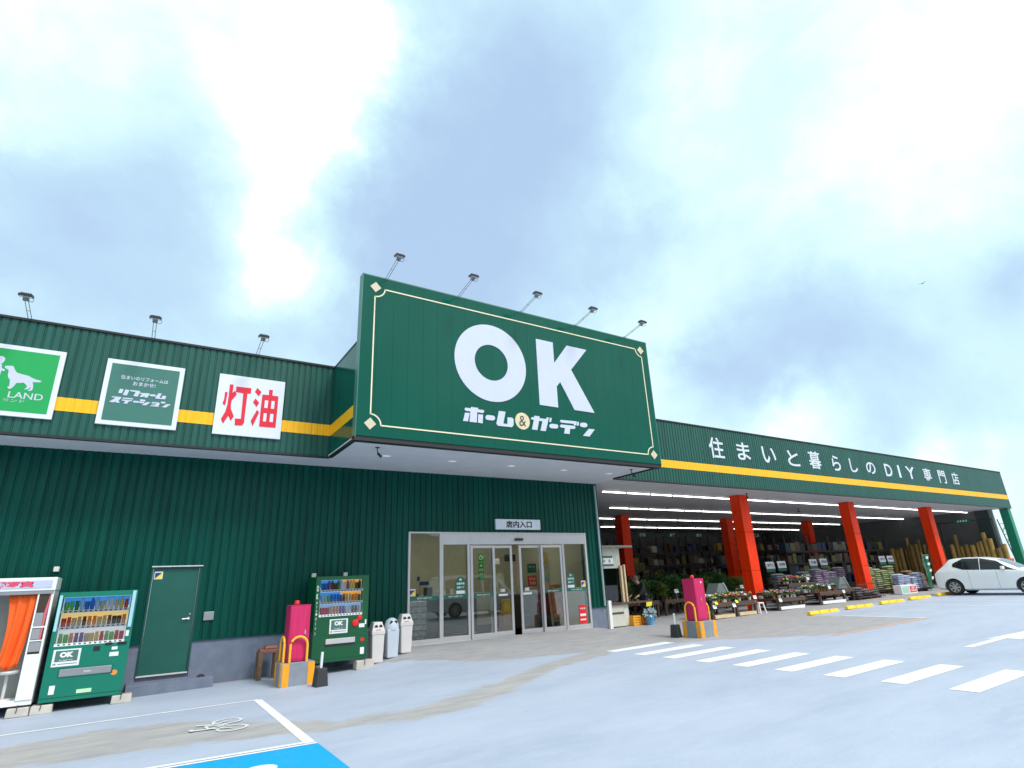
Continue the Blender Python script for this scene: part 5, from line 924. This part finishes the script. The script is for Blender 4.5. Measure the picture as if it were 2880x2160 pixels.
def sack_sign(x, y, z, l, txt):
    t = thing('price_board', l, 'price board', (x, y, lot(x))); w = MB(); w.box(-.33, .33, -.02, 0, z, z+.32, tilt=-.1); obj('board', w, WT, parent=t); w = MB(); w.box(-.34, .34, -.018, .003, z-.14, z-.01, tilt=-.1); obj('green_band', w, STK, parent=t)
    w = MB(); text_into(w, txt, -.24, .24, z+.09, z+.23, -.035, bold=.03); obj('lettering', w, mat('card print'), parent=t); w = MB(); w.tube([(-.25, .01, 0), (-.25, .01, z)], .012, 6); w.tube([(.25, .01, 0), (.25, .01, z)], .012, 6); obj('post', w, DGREY, parent=t)
for x, z, l, tx in ((25.62, 1.45, 'leftmost of the row over the sacks', '培養土'), (26.55, 1.45, 'second from left over the sacks', '498'), (29.25, 1.45, 'left of the middle red column', '牛糞'), (30.2, 1.45, 'half hidden by the middle red column', '398')): sack_sign(x, 17.5, z, 'white price board with green band, '+tx*0+l, tx)
for x, z, l, tx in ((35.2, 1.45, 'left one behind the yellow green sacks', '肥料'), (36.1, 1.45, 'right one behind the yellow green sacks', '砂利')): sack_sign(x, 17.0, z, 'white price board with green band, '+l, tx)
# green flag, poster box
t = thing('sale_flag', 'green advertising flag with white marks leaning before the third red column', 'flag', (32.9, 13.95, lot(33))); w = MB(); N_ = 8
for j in range(21):
    for i in range(N_+1): u = i/N_; v_ = j/20; w.v.append((-.05+u*.55+v_*-.10, .06*math.sin(u*5+v_*4)+.03*math.sin(v_*9), 1.70-1.60*v_))
for j in range(20):
    for i in range(N_): a = j*(N_+1)+i; w.f.append([a, a+1, a+N_+2, a+N_+1]); w.m.append(0)
obj('flag_cloth', w, mat('dark green flag cloth', (.0, .10, .045), .7, var=.3), parent=t, smooth=True, solid=.003); w = MB()
for k, z in enumerate((1.55, 1.25, .95, .6)): w.box(.05+.02*k, .30, -.10, -.09, z-.07, z+.06, tilt=.2)
obj('flag_mark', w, WT, parent=t); w = MB(); w.tube([(-.06, 0, 0), (-.06, 0, 1.8)], .014, 6); obj('pole', w, GREYM, parent=t)
t = thing('poster_box', 'white box printed with red and pale green panels before the silvery sacks', 'box', (30.65, 13.92, lot(30.6))); w = MB(); w.box(-.75, .75, 0, .35, 0, .38); obj('carton', w, WT, parent=t, bevel=.008)
w = MB(); w.box(.05, .68, -.004, -.0, .05, .33); obj('printed_panel', w, REDP, parent=t); w = MB(); w.box(-.68, -.02, -.004, 0, .05, .33); obj('printed_panel', w, mat('pale green print', (.35, .6, .5), .5), parent=t); w = MB(); text_into(w, 'SALE', .14, .6, .10, .18, -.0065, bold=.03); text_into(w, '50', .22, .5, .21, .30, -.0065, bold=.03); obj('lettering', w, WT, parent=t)
# racks along the back
RK = mat('dark brown rack steel', (.035, .022, .018), .6); SH = mat('dark shelf board', (.045, .038, .03), .7)
def rack(hh, shelves, wd=2.2, dp=.7):
    t = thing('storage_rack', 'x', 'rack'); w = MB()
    for x in (0, wd-.06):
        for y in (0, dp-.06): w.box(x, x+.06, y, y+.06, 0, hh)
    for x in (.03, wd-.03):
        for k in range(5): w.tube([(x, .03, hh*k/5), (x, dp-.03, hh*(k+1)/5)], .012, 4)
    obj('rack_frame', w, RK, parent=t)
    for z in shelves: w = MB(); w.box(.062, wd-.062, 0, dp, z-.03, z); w.box(.062, wd-.062, -.02, -.001, z-.10, z+.005); obj('shelf', w, SH, parent=t)
    return t
ra = rack(3.75, (.5, 1.2, 1.95, 2.75)); rb = rack(1.95, (.45, 1.1, 1.75))
GC = {n_: mat('goods '+n_, c, .55, var=.25, nscale=6) for n_, c in (('black', (.012, .012, .012)), ('cream', (.38, .35, .26)), ('olive', (.13, .14, .03)), ('navy', (.015, .035, .09)), ('ochre', (.36, .24, .03)), ('grey', (.16, .16, .16)), ('brown', (.10, .05, .03)))}
def carton_proto(m, kind):
    w = MB()
    if kind == 0: w.box(-.22, .22, -.22, .22, 0, .42)
    elif kind == 1: w.lathe([(.16, 0), (.22, .38), (.24, .38), (.24, .42), (.2, .42)], n=14)
    else:
        for k in range(4): w.lathe([(.055, 0), (.055, .30), (.02, .34), (.02, .38)], (-.2+.13*k, 0, 0), 8)
    nm = ('storage_box', 'planter', 'tool_bundle')[kind]; o = obj(nm, w, m, bevel=.012 if kind == 0 else 0); return o
CP = {}
def goods(x, y, z, cn, kind, label, group):
    if (cn, kind) not in CP: c = CP[(cn, kind)] = carton_proto(GC[cn], kind)
    else: c = CP[(cn, kind)].copy(); COL.objects.link(c)
    c.location = (x, y, z); c['category'] = ('box', 'planter', 'bottles')[kind]; c['label'] = label; c['group'] = group; c.scale = (random.uniform(.8, 1.15), 1, random.uniform(.75, 1.25))
rr = random.Random(11); KN = ('storage box', 'round planter', 'row of bottles')
for k in range(10):
    x = 22.8+2.2*k; c = ra if k == 0 else tree_copy(ra); zg = lot(x+1); c.location = (x, 27.6, zg); nth = ('leftmost', 'second', 'third', 'fourth', 'fifth', 'sixth', 'seventh', 'eighth', 'ninth', 'rightmost')[k]
    c['label'] = f'tall dark steel rack along the back wall, {nth} from the left'; c['group'] = 'tall racks along the back wall'
    for zi, z in enumerate((.5, 1.2, 1.95, 2.75)):
        for i in range(4):
            cn = rr.choice(list(GC)); kd = rr.choice((0, 0, 1, 2)); goods(x+.35+.48*i, 27.9, zg+z+.002, cn, kd, f'{cn} {KN[kd]} on the {("lowest", "second", "third", "top")[zi]} shelf of the {nth} tall rack', 'goods on the tall racks')
for k in range(5):
    x = 30.4+2.2*k; zg = lot(min(32, x+1)); c = tree_copy(ra); c.location = (x, 19.6, zg); nth = ('leftmost', 'second', 'third', 'fourth', 'rightmost')[k]
    c['label'] = f'tall dark steel rack behind the sack piles, {nth} from the left'; c['group'] = 'tall racks behind the sack piles'; c.scale = (1, 1, .82)
    for zi, z in enumerate((.5, 1.2, 1.95, 2.75)):
        for i in range(4):
            cn = rr.choice(['black', 'black', 'navy', 'brown', 'grey', 'olive']); kd = rr.choice((0, 0, 0, 1)); goods(x+.35+.48*i, 19.9, zg+z*.82+.002, cn, kd, f'{cn} {KN[kd]} on the {("lowest", "second", "third", "top")[zi]} shelf of the {nth} rack behind the sacks', 'goods on the racks behind the sack piles')
for k in range(6):
    x = 17.4+2.25*k+(5.5 if k > 2 else 0); c = rb if k == 0 else tree_copy(rb); zg = lot(x+1); c.location = (x, 23.8, zg); nth = ('leftmost', 'second', 'third', 'fourth', 'fifth', 'rightmost')[k]
    c['label'] = f'low dark rack behind the nursery benches, {nth} from the left'; c['group'] = 'low racks behind the benches'
    for zi, z in enumerate((.45, 1.1, 1.75)):
        for i in range(4):
            cn = rr.choice(['black', 'black', 'cream', 'grey', 'olive']); kd = rr.choice((0, 1, 2)); goods(x+.35+.48*i, 24.1, zg+z+.002, cn, kd, f'{cn} {KN[kd]} on the {("lowest", "middle", "top")[zi]} shelf of the {nth} low rack', 'goods on the low racks')
    w = MB()
for i, (x, tx, l) in enumerate(((26.9, '園芸', 'leftmost'), (29.6, '農業', 'second'), (32.2, '肥料', 'third'), (35.9, '資材', 'fourth'), (38.6, '工具', 'rightmost'))):
    t = thing('aisle_sign', f'dark green hanging aisle sign with white kanji under the ceiling, {l} of five', 'sign', (x, 27.0, 3.72), 'hanging aisle signs'); w = MB(); w.box(-.55, .55, -.02, .02, 0, .38); obj('sign_panel', w, mat('dark aisle green', (.01, .055, .04), .5), parent=t); w = MB(); text_into(w, tx, -.26, .26, .09, .29, -.024, bold=.03); obj('lettering', w, WT, parent=t); w = MB(); w.tube([(-.4, 0, .38), (-.4, 0, .75)], .008, 5); w.tube([(.4, 0, .38), (.4, 0, .75)], .008, 5); obj('hanger', w, DGREY, parent=t)
w = MB(); w.box(22.8, 44.9, 30.9, 30.99, 3.0, 3.08); obj('wall_rail', w, mat('orange brown rail', (.30, .12, .04), .6), label='long orange brown rail on the back wall above the racks', cat='rail')
# timber along the side wall
BM = [mat('bamboo tan', (.40, .25, .06), .6, var=.3, nscale=4), mat('dark bamboo', (.24, .14, .035), .6, var=.3, nscale=4)]
rr = random.Random(9); y = 14.1; k = 0; MEB = {}
while y < 20.5:
    r = rr.uniform(.09, .17); h = 2.45+rr.uniform(-.25, .55)-(.3 if y < 14.5 else 0); x = 44.35-rr.uniform(0, .25); y += r
    if not (17.0 < y < 17.5):
        w = MB(); prof = []
        for j in range(8): z = h*j/7; prof += [(r*(1-.08*j/7), z)]
        w.lathe(prof, n=9); z0 = lot(44); t = obj('timber_pole', w, BM[k % 2] if rr.random() < .7 else BM[0], smooth=True, loc=(x, y, z0), label='thick tan wooden pole standing upright against the side wall at the far right', cat='pole', group='wooden poles standing along the side wall'); t.rotation_euler = (0, rr.uniform(0, .06), 0)
    y += r+rr.uniform(-.02, .03); k += 1
t = thing('pole_rail', 'dark steel rail frame holding the wooden poles with a green name board', 'rail frame', (44.1, 16.5, lot(44)))
w = MB(); w.tube([(44.0, 14.3, 3.85), (44.0, 18.0, 3.85)], .035, 6); w.tube([(44.0, 17.2, .1), (44.0, 17.2, 3.85)], .05, 6); w.tube([(44.0, 14.35, 3.83), (44.0, 14.35, 2.2)], .03, 6); obj('steel_frame', w, RK, parent=t, world=True)
w = MB(); w.box(43.93, 43.96, 15.4, 16.3, 3.75, 4.0); obj('name_board', w, STK, parent=t, world=True); w = MB()
for k in range(4): w.box(43.92, 43.93, 15.6+.15*k, 15.68+.15*k, 3.83, 3.93)
obj('board_mark', w, WT, parent=t, world=True)
t = thing('lattice_ladder', 'dark lattice ladder standing against the sky beside the bright green corner column', 'ladder', (45.9, 14.3, lot(45)))
w = MB(); a, b = (45.9, 14.33), (45.9, 13.98)
for p in (a, b): w.tube([(p[0], p[1]+.35, 3.9), (p[0], p[1], 1.0), (p[0], p[1]-.05, .15)], .03, 5)
for k in range(11): z = .4+k*.32; o_ = .35*max(0, (z-1)/2.9); w.tube([(45.9, 14.33+o_, z), (45.9, 13.98+o_, z)], .016, 4)
for k in range(5): z = .5+k*.64; o_ = .35*max(0, (z-1)/2.9); w.tube([(45.9, 14.33+o_, z), (45.9, 13.98+o_+.07, z+.64)], .014, 4)
obj('lattice_frame', w, mat('dark lattice steel', (.05, .05, .06), .5), parent=t, world=True)
# ceiling sprinkler heads / camera in garden area
for i, (x, y) in enumerate(((15.0, 17.6), (20.7, 14.6), (24.5, 17.6), (29.1, 17.6), (33.5, 17.6))):
    w = MB(); w.lathe([(.05, 0), (.05, -.02), (.02, -.03), (.02, -.14), (.06, -.15), (.06, -.19), (.0, -.2)], n=10); obj('ceiling_sensor', w, DGREY, smooth=True, loc=(x, y, 4.468), label='small dark sensor hanging from the garden area ceiling', cat='sensor', group='small sensors on the garden area ceiling')
# ================================================================ PERSON
def person(x, y, z):
    t = thing('person', 'person in a black jacket bending over the plants beside the kiosk counter', 'person', (x, y, z))
    def sk(name, V, E, m, sub=2, root=0, par=t):
        me = bpy.data.meshes.new(name); me.from_pydata([v[:3] for v in V], E, []); o = bpy.data.objects.new(name, me); COL.objects.link(o); o.parent = par; me.materials.append(m)
        s = o.modifiers.new('skin', 'SKIN'); s.use_smooth_shade = True; o.modifiers.new('sub', 'SUBSURF').levels = sub; o.modifiers['sub'].render_levels = sub
        for i, v in enumerate(V): r = v[3]; me.skin_vertices[0].data[i].radius = (r, r*(v[4] if len(v) > 4 else 1)); me.skin_vertices[0].data[i].use_root = (i == root)
        return o
    V = [(0, 0, .86, .09, 1.2), (-.06, 0, 1.05, .085, 1.2), (-.17, 0, 1.22, .09, 1.4), (-.25, 0, 1.31, .06), (-.31, 0, 1.37, .075), (-.37, 0, 1.43, .085),
         (-.16, .19, 1.25, .055), (-.28, .24, 1.02, .042), (-.46, .20, .86, .030), (-.54, .19, .82, .030),
         (-.16, -.19, 1.25, .055), (-.28, -.24, 1.02, .042), (-.46, -.20, .86, .030), (-.54, -.19, .82, .030),
         (.01, .10, .80, .085), (-.03, .11, .45, .06), (.03, .11, .08, .042), (-.12, .12, .04, .035), (.01, -.10, .80, .085), (-.03, -.11, .45, .06), (.03, -.11, .08, .042), (-.12, -.12, .04, .035)]
    E = [(0, 1), (1, 2), (2, 3), (3, 4), (4, 5), (2, 6), (6, 7), (7, 8), (8, 9), (2, 10), (10, 11), (11, 12), (12, 13), (0, 14), (14, 15), (15, 16), (16, 17), (0, 18), (18, 19), (19, 20), (20, 21)]
    for s_, hb in ((1, 9), (-1, 13)):
        for f in range(5):
            i = len(V); dy = (-.028+.014*f); L_ = (.05, .075, .08, .075, .055)[f]
            V += [(-.55-.02, s_*.19+dy, .81, .009), (-.57-L_*.6, s_*.19+dy*1.3, .79, .008), (-.57-L_*.9, s_*.19+dy*1.3, .77, .007)]; E += [(hb, i), (i, i+1), (i+1, i+2)]
    body = sk('body', V, E, mat('skin tone', (.50, .29, .20), .5))
    J = [(.03, 0, .74, .15, 1.25), (-.06, 0, 1.05, .145, 1.3), (-.17, 0, 1.22, .15, 1.4), (-.23, 0, 1.29, .08), (-.16, .20, 1.25, .075), (-.28, .25, 1.02, .06), (-.44, .205, .875, .045), (-.16, -.20, 1.25, .075), (-.28, -.25, 1.02, .06), (-.44, -.205, .875, .045)]
    sk('jacket', J, [(0, 1), (1, 2), (2, 3), (2, 4), (4, 5), (5, 6), (2, 7), (7, 8), (8, 9)], mat('black jacket cloth', (.012, .012, .014), .8))
    T_ = [(0, 0, .87, .13, 1.2), (.01, .10, .78, .10), (-.03, .11, .45, .075), (.03, .11, .12, .06), (.01, -.10, .78, .10), (-.03, -.11, .45, .075), (.03, -.11, .12, .06)]
    sk('trousers', T_, [(0, 1), (1, 2), (2, 3), (0, 4), (4, 5), (5, 6)], mat('dark trousers', (.02, .022, .03), .8))
    w = MB(); w.lathe([(.115*math.sin(PI*i/10)+.001, -.115*math.cos(PI*i/10)) for i in range(3, 11)], (-.345, 0, 1.455), 16); obj('hair', w, mat('grey brown hair', (.16, .12, .10), .8, var=.4, nscale=30), parent=t, smooth=True)
    w = MB()
    for s_ in (-1, 1): w.blob((-.455, s_*.034, 1.43), .012, 6)
    obj('eye', w, BLK, parent=body); w = MB(); w.blob((-.468, 0, 1.405), .018, 6, 1.3); w.box(-.458, -.445, -.022, .022, 1.368, 1.375)
    for s_ in (-1, 1): w.blob((-.36, s_*.092, 1.41), .024, 6, 1.4)
    obj('facial_feature', w, mat('skin tone'), parent=body)
person(16.1, 16.45, lot(16.1))
# ================================================================ CARS
def loft(ST, prof):
    w = MB(); n = None
    for s in ST:
        h = prof(*s); full = h+[(-a, b) for a, b in reversed(h[1:-1])]; n = len(full); w.v += [(a, s[0], b) for a, b in full]
    for i in range(len(ST)-1):
        for k in range(n): a = i*n+k; b = i*n+(k+1) % n; w.f.append([a, b, b+n, a+n]); w.m.append(0)
    w.f.append(list(range(n))[::-1]); w.f.append([(len(ST)-1)*n+k for k in range(n)]); w.m += [0, 0]; return w
def car(name, label, ST, wheels, paint, win, shield, rear, R_=.31, cat='car', mirror=None, tail=None, group=None):
    def prof(L, zb, wd, zbelt, zt, ht): return [(0, zb), (wd*.85, zb), (wd*.97, zb+.07), (wd, (zb+zbelt)*.5), (wd*.985, zbelt-.06), (wd*.955, zbelt), (ht+(wd*.955-ht)*.25, zbelt+(zt-zbelt)*.72), (ht*.90, zt-.012), (ht*.5, zt), (0, zt+.006)]
    def interp(L):
        for a, b in zip(ST, ST[1:]):
            if a[0] <= L <= b[0]: f = (L-a[0])/(b[0]-a[0]); return tuple(p+(q-p)*f for p, q in zip(a, b))
        return ST[-1]
    t = thing(name, label, cat, group=group); ST2 = []
    for a, b in zip(ST, ST[1:]):
        k = max(1, round((b[0]-a[0])/.12)); ST2 += [tuple(p+(q-p)*i/k for p, q in zip(a, b)) for i in range(k)]
    ST2.append(ST[-1]); w = loft(ST2, prof); body = obj('body', w, paint, parent=t, smooth=True)
    cut = MB()
    for L in wheels: cut.lathe([(R_+.045, -1.2), (R_+.045, 1.2)], (0, L, R_), 28, 'X')
    co = obj('cutter', cut, BLK); bm_ = body.modifiers.new('b', 'BOOLEAN'); bm_.object = co; bm_.operation = 'DIFFERENCE'; bm_.solver = 'EXACT'; bpy.context.view_layer.update()
    me = bpy.data.meshes.new_from_object(body.evaluated_get(bpy.context.evaluated_depsgraph_get())); body.modifiers.clear(); body.data = me; bpy.data.objects.remove(co)
    me.polygons.foreach_set('use_smooth', [True]*len(me.polygons)); me.set_sharp_from_angle(angle=math.radians(35))
    w = MB(); 
    for L in wheels: w.box(-.55, .55, L-.34, L+.34, .30, .62)
    obj('wheel_well', w, BLK, parent=t)
    DG_ = mat('dark car glass', (.010, .012, .014), .08, spec=.5)
    def side(L, tt, off=.006):
        s = interp(L); h = prof(*s); a, b, c = h[5], h[6], h[7]
        p = (a[0]+(b[0]-a[0])*tt/.72, a[1]+(b[1]-a[1])*tt/.72) if tt < .72 else (b[0]+(c[0]-b[0])*(tt-.72)/.28, b[1]+(c[1]-b[1])*(tt-.72)/.28); return (p[0]+off, L, p[1]+off*.3)
    for sgn in (-1, 1):
        for (wa, wb) in win:
            w = MB(); n_ = 10; lo = []; hi = []; mi_ = []
            for i in range(n_+1):
                L = wa[0]+(wb[0]-wa[0])*i/n_; u = i/n_; l_ = wa[1]+(wb[1]-wa[1])*u; h_ = wa[2]+(wb[2]-wa[2])*u; lo.append(side(L, l_)); hi.append(side(L, max(l_+.02, h_))); mi_.append(side(L, .72 if h_ > .74 else (l_+max(l_+.02, h_))/2))
            for i in range(n_):
                md = [mi_[i], mi_[i+1]]
                for f in ([lo[i], lo[i+1], md[1], md[0]], [md[0], md[1], hi[i+1], hi[i]]): w.face([(p[0]*sgn, p[1], p[2]) for p in f])
            obj('side_window', w, DG_, parent=t, smooth=True)
    for nm, (La, Lb) in (('windscreen', shield), ('rear_window', rear)):
        w = MB(); n_ = 6
        rows = []
        for i in range(n_+1):
            s = interp(La+(Lb-La)*i/n_); ht = s[5]*.86; rows.append([(x*ht, s[0], s[4]+.012-.010*abs(x)) for x in (-1, -.5, 0, .5, 1)])
        for i in range(n_):
            for k in range(4): w.face([rows[i][k], rows[i][k+1], rows[i+1][k+1], rows[i+1][k]])
        obj(nm, w, mat('pale car glass', (.10, .14, .17), .08, spec=.9), parent=t, smooth=True)
    TY = mat('tyre rubber', (.02, .02, .021), .8); RM = mat('silver wheel', (.5, .52, .54), .3, metal=.6)
    for L in wheels:
        wd = interp(L)[2]
        for sgn in (-1, 1):
            xo = sgn*(wd-.02); xi = sgn*(wd-.21); w = MB(); w.lathe([(R_*.62, xi), (R_*.94, xi), (R_, xi+sgn*.03), (R_, xo-sgn*.03), (R_*.94, xo), (R_*.66, xo), (R_*.64, xo-sgn*.03)], (0, L, R_), 32, 'X'); wh = obj('wheel', w, TY, parent=t, smooth=True)
            w = MB(); w.lathe([(R_*.64, xo-sgn*.06), (R_*.66, xo-sgn*.005), (R_*.60, xo-sgn*.004), (R_*.58, xo-sgn*.05)], (0, L, R_), 32, 'X'); w.lathe([(.05, xo-sgn*.05), (.045, xo-sgn*.0)], (0, L, R_), 12, 'X')
            for k in range(7):
                a = 2*PI*k/7; c_, s_ = math.cos(a), math.sin(a); pts = []
                for rr_, hw in ((.03, .022), (R_*.6, .034)): pts += [(rr_*c_-hw*s_, rr_*s_+hw*c_), (rr_*c_+hw*s_, rr_*s_-hw*c_)]
                q = [(xo-sgn*.008, L+a_, R_+b_) for a_, b_ in (pts[0], pts[1], pts[3], pts[2])]; w.face(q); w.face([(p[0]-sgn*.02, p[1], p[2]) for p in q][::-1])
            obj('rim', w, RM, parent=wh); w = MB(); w.lathe([(R_*.6, xo-sgn*.07), (R_*.6, xo-sgn*.06)], (0, L, R_), 24, 'X'); obj('brake_disc', w, mat('dark wheel inside', (.03, .03, .03), .5), parent=wh)
    LN = mat('panel seam', (.10, .10, .11), .6)
    for L in (wheels[0]+.62, (wheels[0]+wheels[1])/2+.36):
        w = MB()
        for sgn in (-1, 1):
            s = interp(L); h = prof(*s); P_ = [h[2], h[3], h[4], h[5]]
            for (a, b), (c, d) in zip(P_, P_[1:]): w.face([(sgn*(a+.002), L-.004, b), (sgn*(c+.002), L-.004, d), (sgn*(c+.002), L+.004, d), (sgn*(a+.002), L+.004, b)])
        obj('door_seam', w, LN, parent=t)
    if mirror:
        for sgn in (-1, 1):
            s = side(mirror, .08); w = MB(); w.box(sgn*(s[0]-.01), sgn*(s[0]+.17), mirror-.06, mirror+.05, s[2]-.01, s[2]+.12); obj('mirror', w, paint, parent=t, bevel=.03)
    if tail:
        for sgn in (-1, 1):
            w = MB(); w.box(sgn*.50, sgn*.745, tail[0]-.01, tail[0]+.20, tail[1], tail[1]+.12); obj('tail_light', w, mat('dark red lamp', (.10, .005, .005), .15), parent=t, bevel=.01)
    for sgn in (-1, 1):
        L = ST[-1][0]-.16; s = interp(L); w = MB(); w.box(sgn*s[2]*.55, sgn*s[2]*.93, L-.06, L+.06, s[3]-.10, s[3]-.0); obj('headlight', w, mat('clear lamp', (.6, .62, .65), .1), parent=t, bevel=.02)
    w = MB(); w.box(-.26, .26, -.006, .04, .50, .62); obj('number_plate', w, WT, parent=t); return t
HB = [(0, .40, .70, .72, .76, .60), (.05, .28, .78, .86, .92, .64), (.14, .23, .81, .92, .99, .62), (.30, .20, .83, .95, 1.13, .60), (.50, .20, .84, .965, 1.30, .60), (.64, .195, .84, .97, 1.42, .60), (.85, .19, .845, .97, 1.46, .60), (1.2, .18, .85, .965, 1.475, .61), (1.8, .18, .85, .955, 1.46, .61), (2.3, .18, .85, .945, 1.36, .59), (2.75, .18, .85, .935, 1.13, .60), (3.0, .18, .845, .92, .985, .62), (3.4, .20, .83, .87, .91, .60), (3.75, .22, .77, .76, .80, .54), (3.90, .28, .66, .64, .67, .46), (3.94, .38, .58, .54, .56, .40)]
CW_ = mat('white car paint', (.90, .905, .91), .25, var=.01, coat=.4)
kw = dict(win=[((.78, .30, .55), (1.15, .05, .93)), ((1.15, .05, .93), (1.74, .03, .93)), ((1.77, .03, .93), (2.35, .03, .86)), ((2.35, .03, .86), (2.98, .03, .10))], shield=(2.33, 2.97), rear=(.20, .60), mirror=2.55, tail=(.03, .80))
c1 = car('parked_car', 'white five door hatchback parked tail first before the right end of the garden area', HB, (.70, 3.15), CW_, **kw); c1.location = (30.05, 12.2, lot(30)); c1.rotation_euler = (math.radians(.0), 0, PI)
for k in range(4):
    w = MB(); w.box(-.38, .38, -.25, .25, .0, .02); w.box(-.38, .38, -.25, -.23, .02, .33); w.box(-.38, .38, .23, .25, .02, .33); w.box(-.38, -.36, -.23, .23, .02, .33); w.box(.36, .38, -.23, .23, .02, .33); w.box(-.40, .40, -.27, .27, .29, .325)
    obj('red_crate', w, REDP, loc=(38.0, 12.35, lot(38)+.335*k), label=('lowest', 'second lowest', 'second highest', 'topmost')[k]+' crate of the red stack behind the roof of the white car', cat='crate', group='red crates stacked behind the white car')
VN = [(0, .42, .74, .9, 1.2, .70), (.04, .30, .82, 1.0, 1.75, .66), (.25, .24, .86, 1.05, 1.93, .68), (1.2, .22, .87, 1.06, 1.98, .70), (2.6, .22, .87, 1.06, 1.98, .70), (3.4, .22, .87, 1.05, 1.90, .68), (3.9, .22, .87, 1.04, 1.50, .68), (4.25, .23, .86, 1.03, 1.12, .68), (4.7, .25, .82, .90, .96, .62), (4.9, .30, .74, .72, .76, .54)]
v = car('parked_van', 'white van parked out in the yard, seen only mirrored in the entrance glass', VN, (.85, 3.85), mat('white van paint', (.78, .79, .80), .25, var=.01), win=[((.35, .08, .80), (1.25, .08, .85)), ((1.38, .08, .85), (2.35, .08, .85)), ((2.5, .08, .85), (3.35, .08, .80)), ((3.42, .08, .76), (4.0, .08, .25))], shield=(3.5, 4.2), rear=(.06, .2), R_=.34, cat='van', mirror=3.7, tail=(.0, .9))
v.location = (12.6, 1.95, lot(15)); v.rotation_euler = (0, 0, -PI/2)
# bird
t = thing('bird', 'tiny dark bird far off in the right of the sky', 'bird', (53, 16.9, 23.9)); w = MB(); w.tube([(-.14, 0, 0), (0, 0, .01), (.16, 0, 0)], [.01, .04, .01], 6); w.face([(-.03, 0, .02), (.05, 0, .02), (.02, .28, .10), (-.05, .3, .1)]); w.face([(-.03, 0, .02), (.05, 0, .02), (.02, -.28, .10), (-.05, -.3, .1)]); obj('body', w, BLK, parent=t)
for o in bpy.data.objects:
    if 'zt' in o: del o['zt']
    if 'used' in o: del o['used']
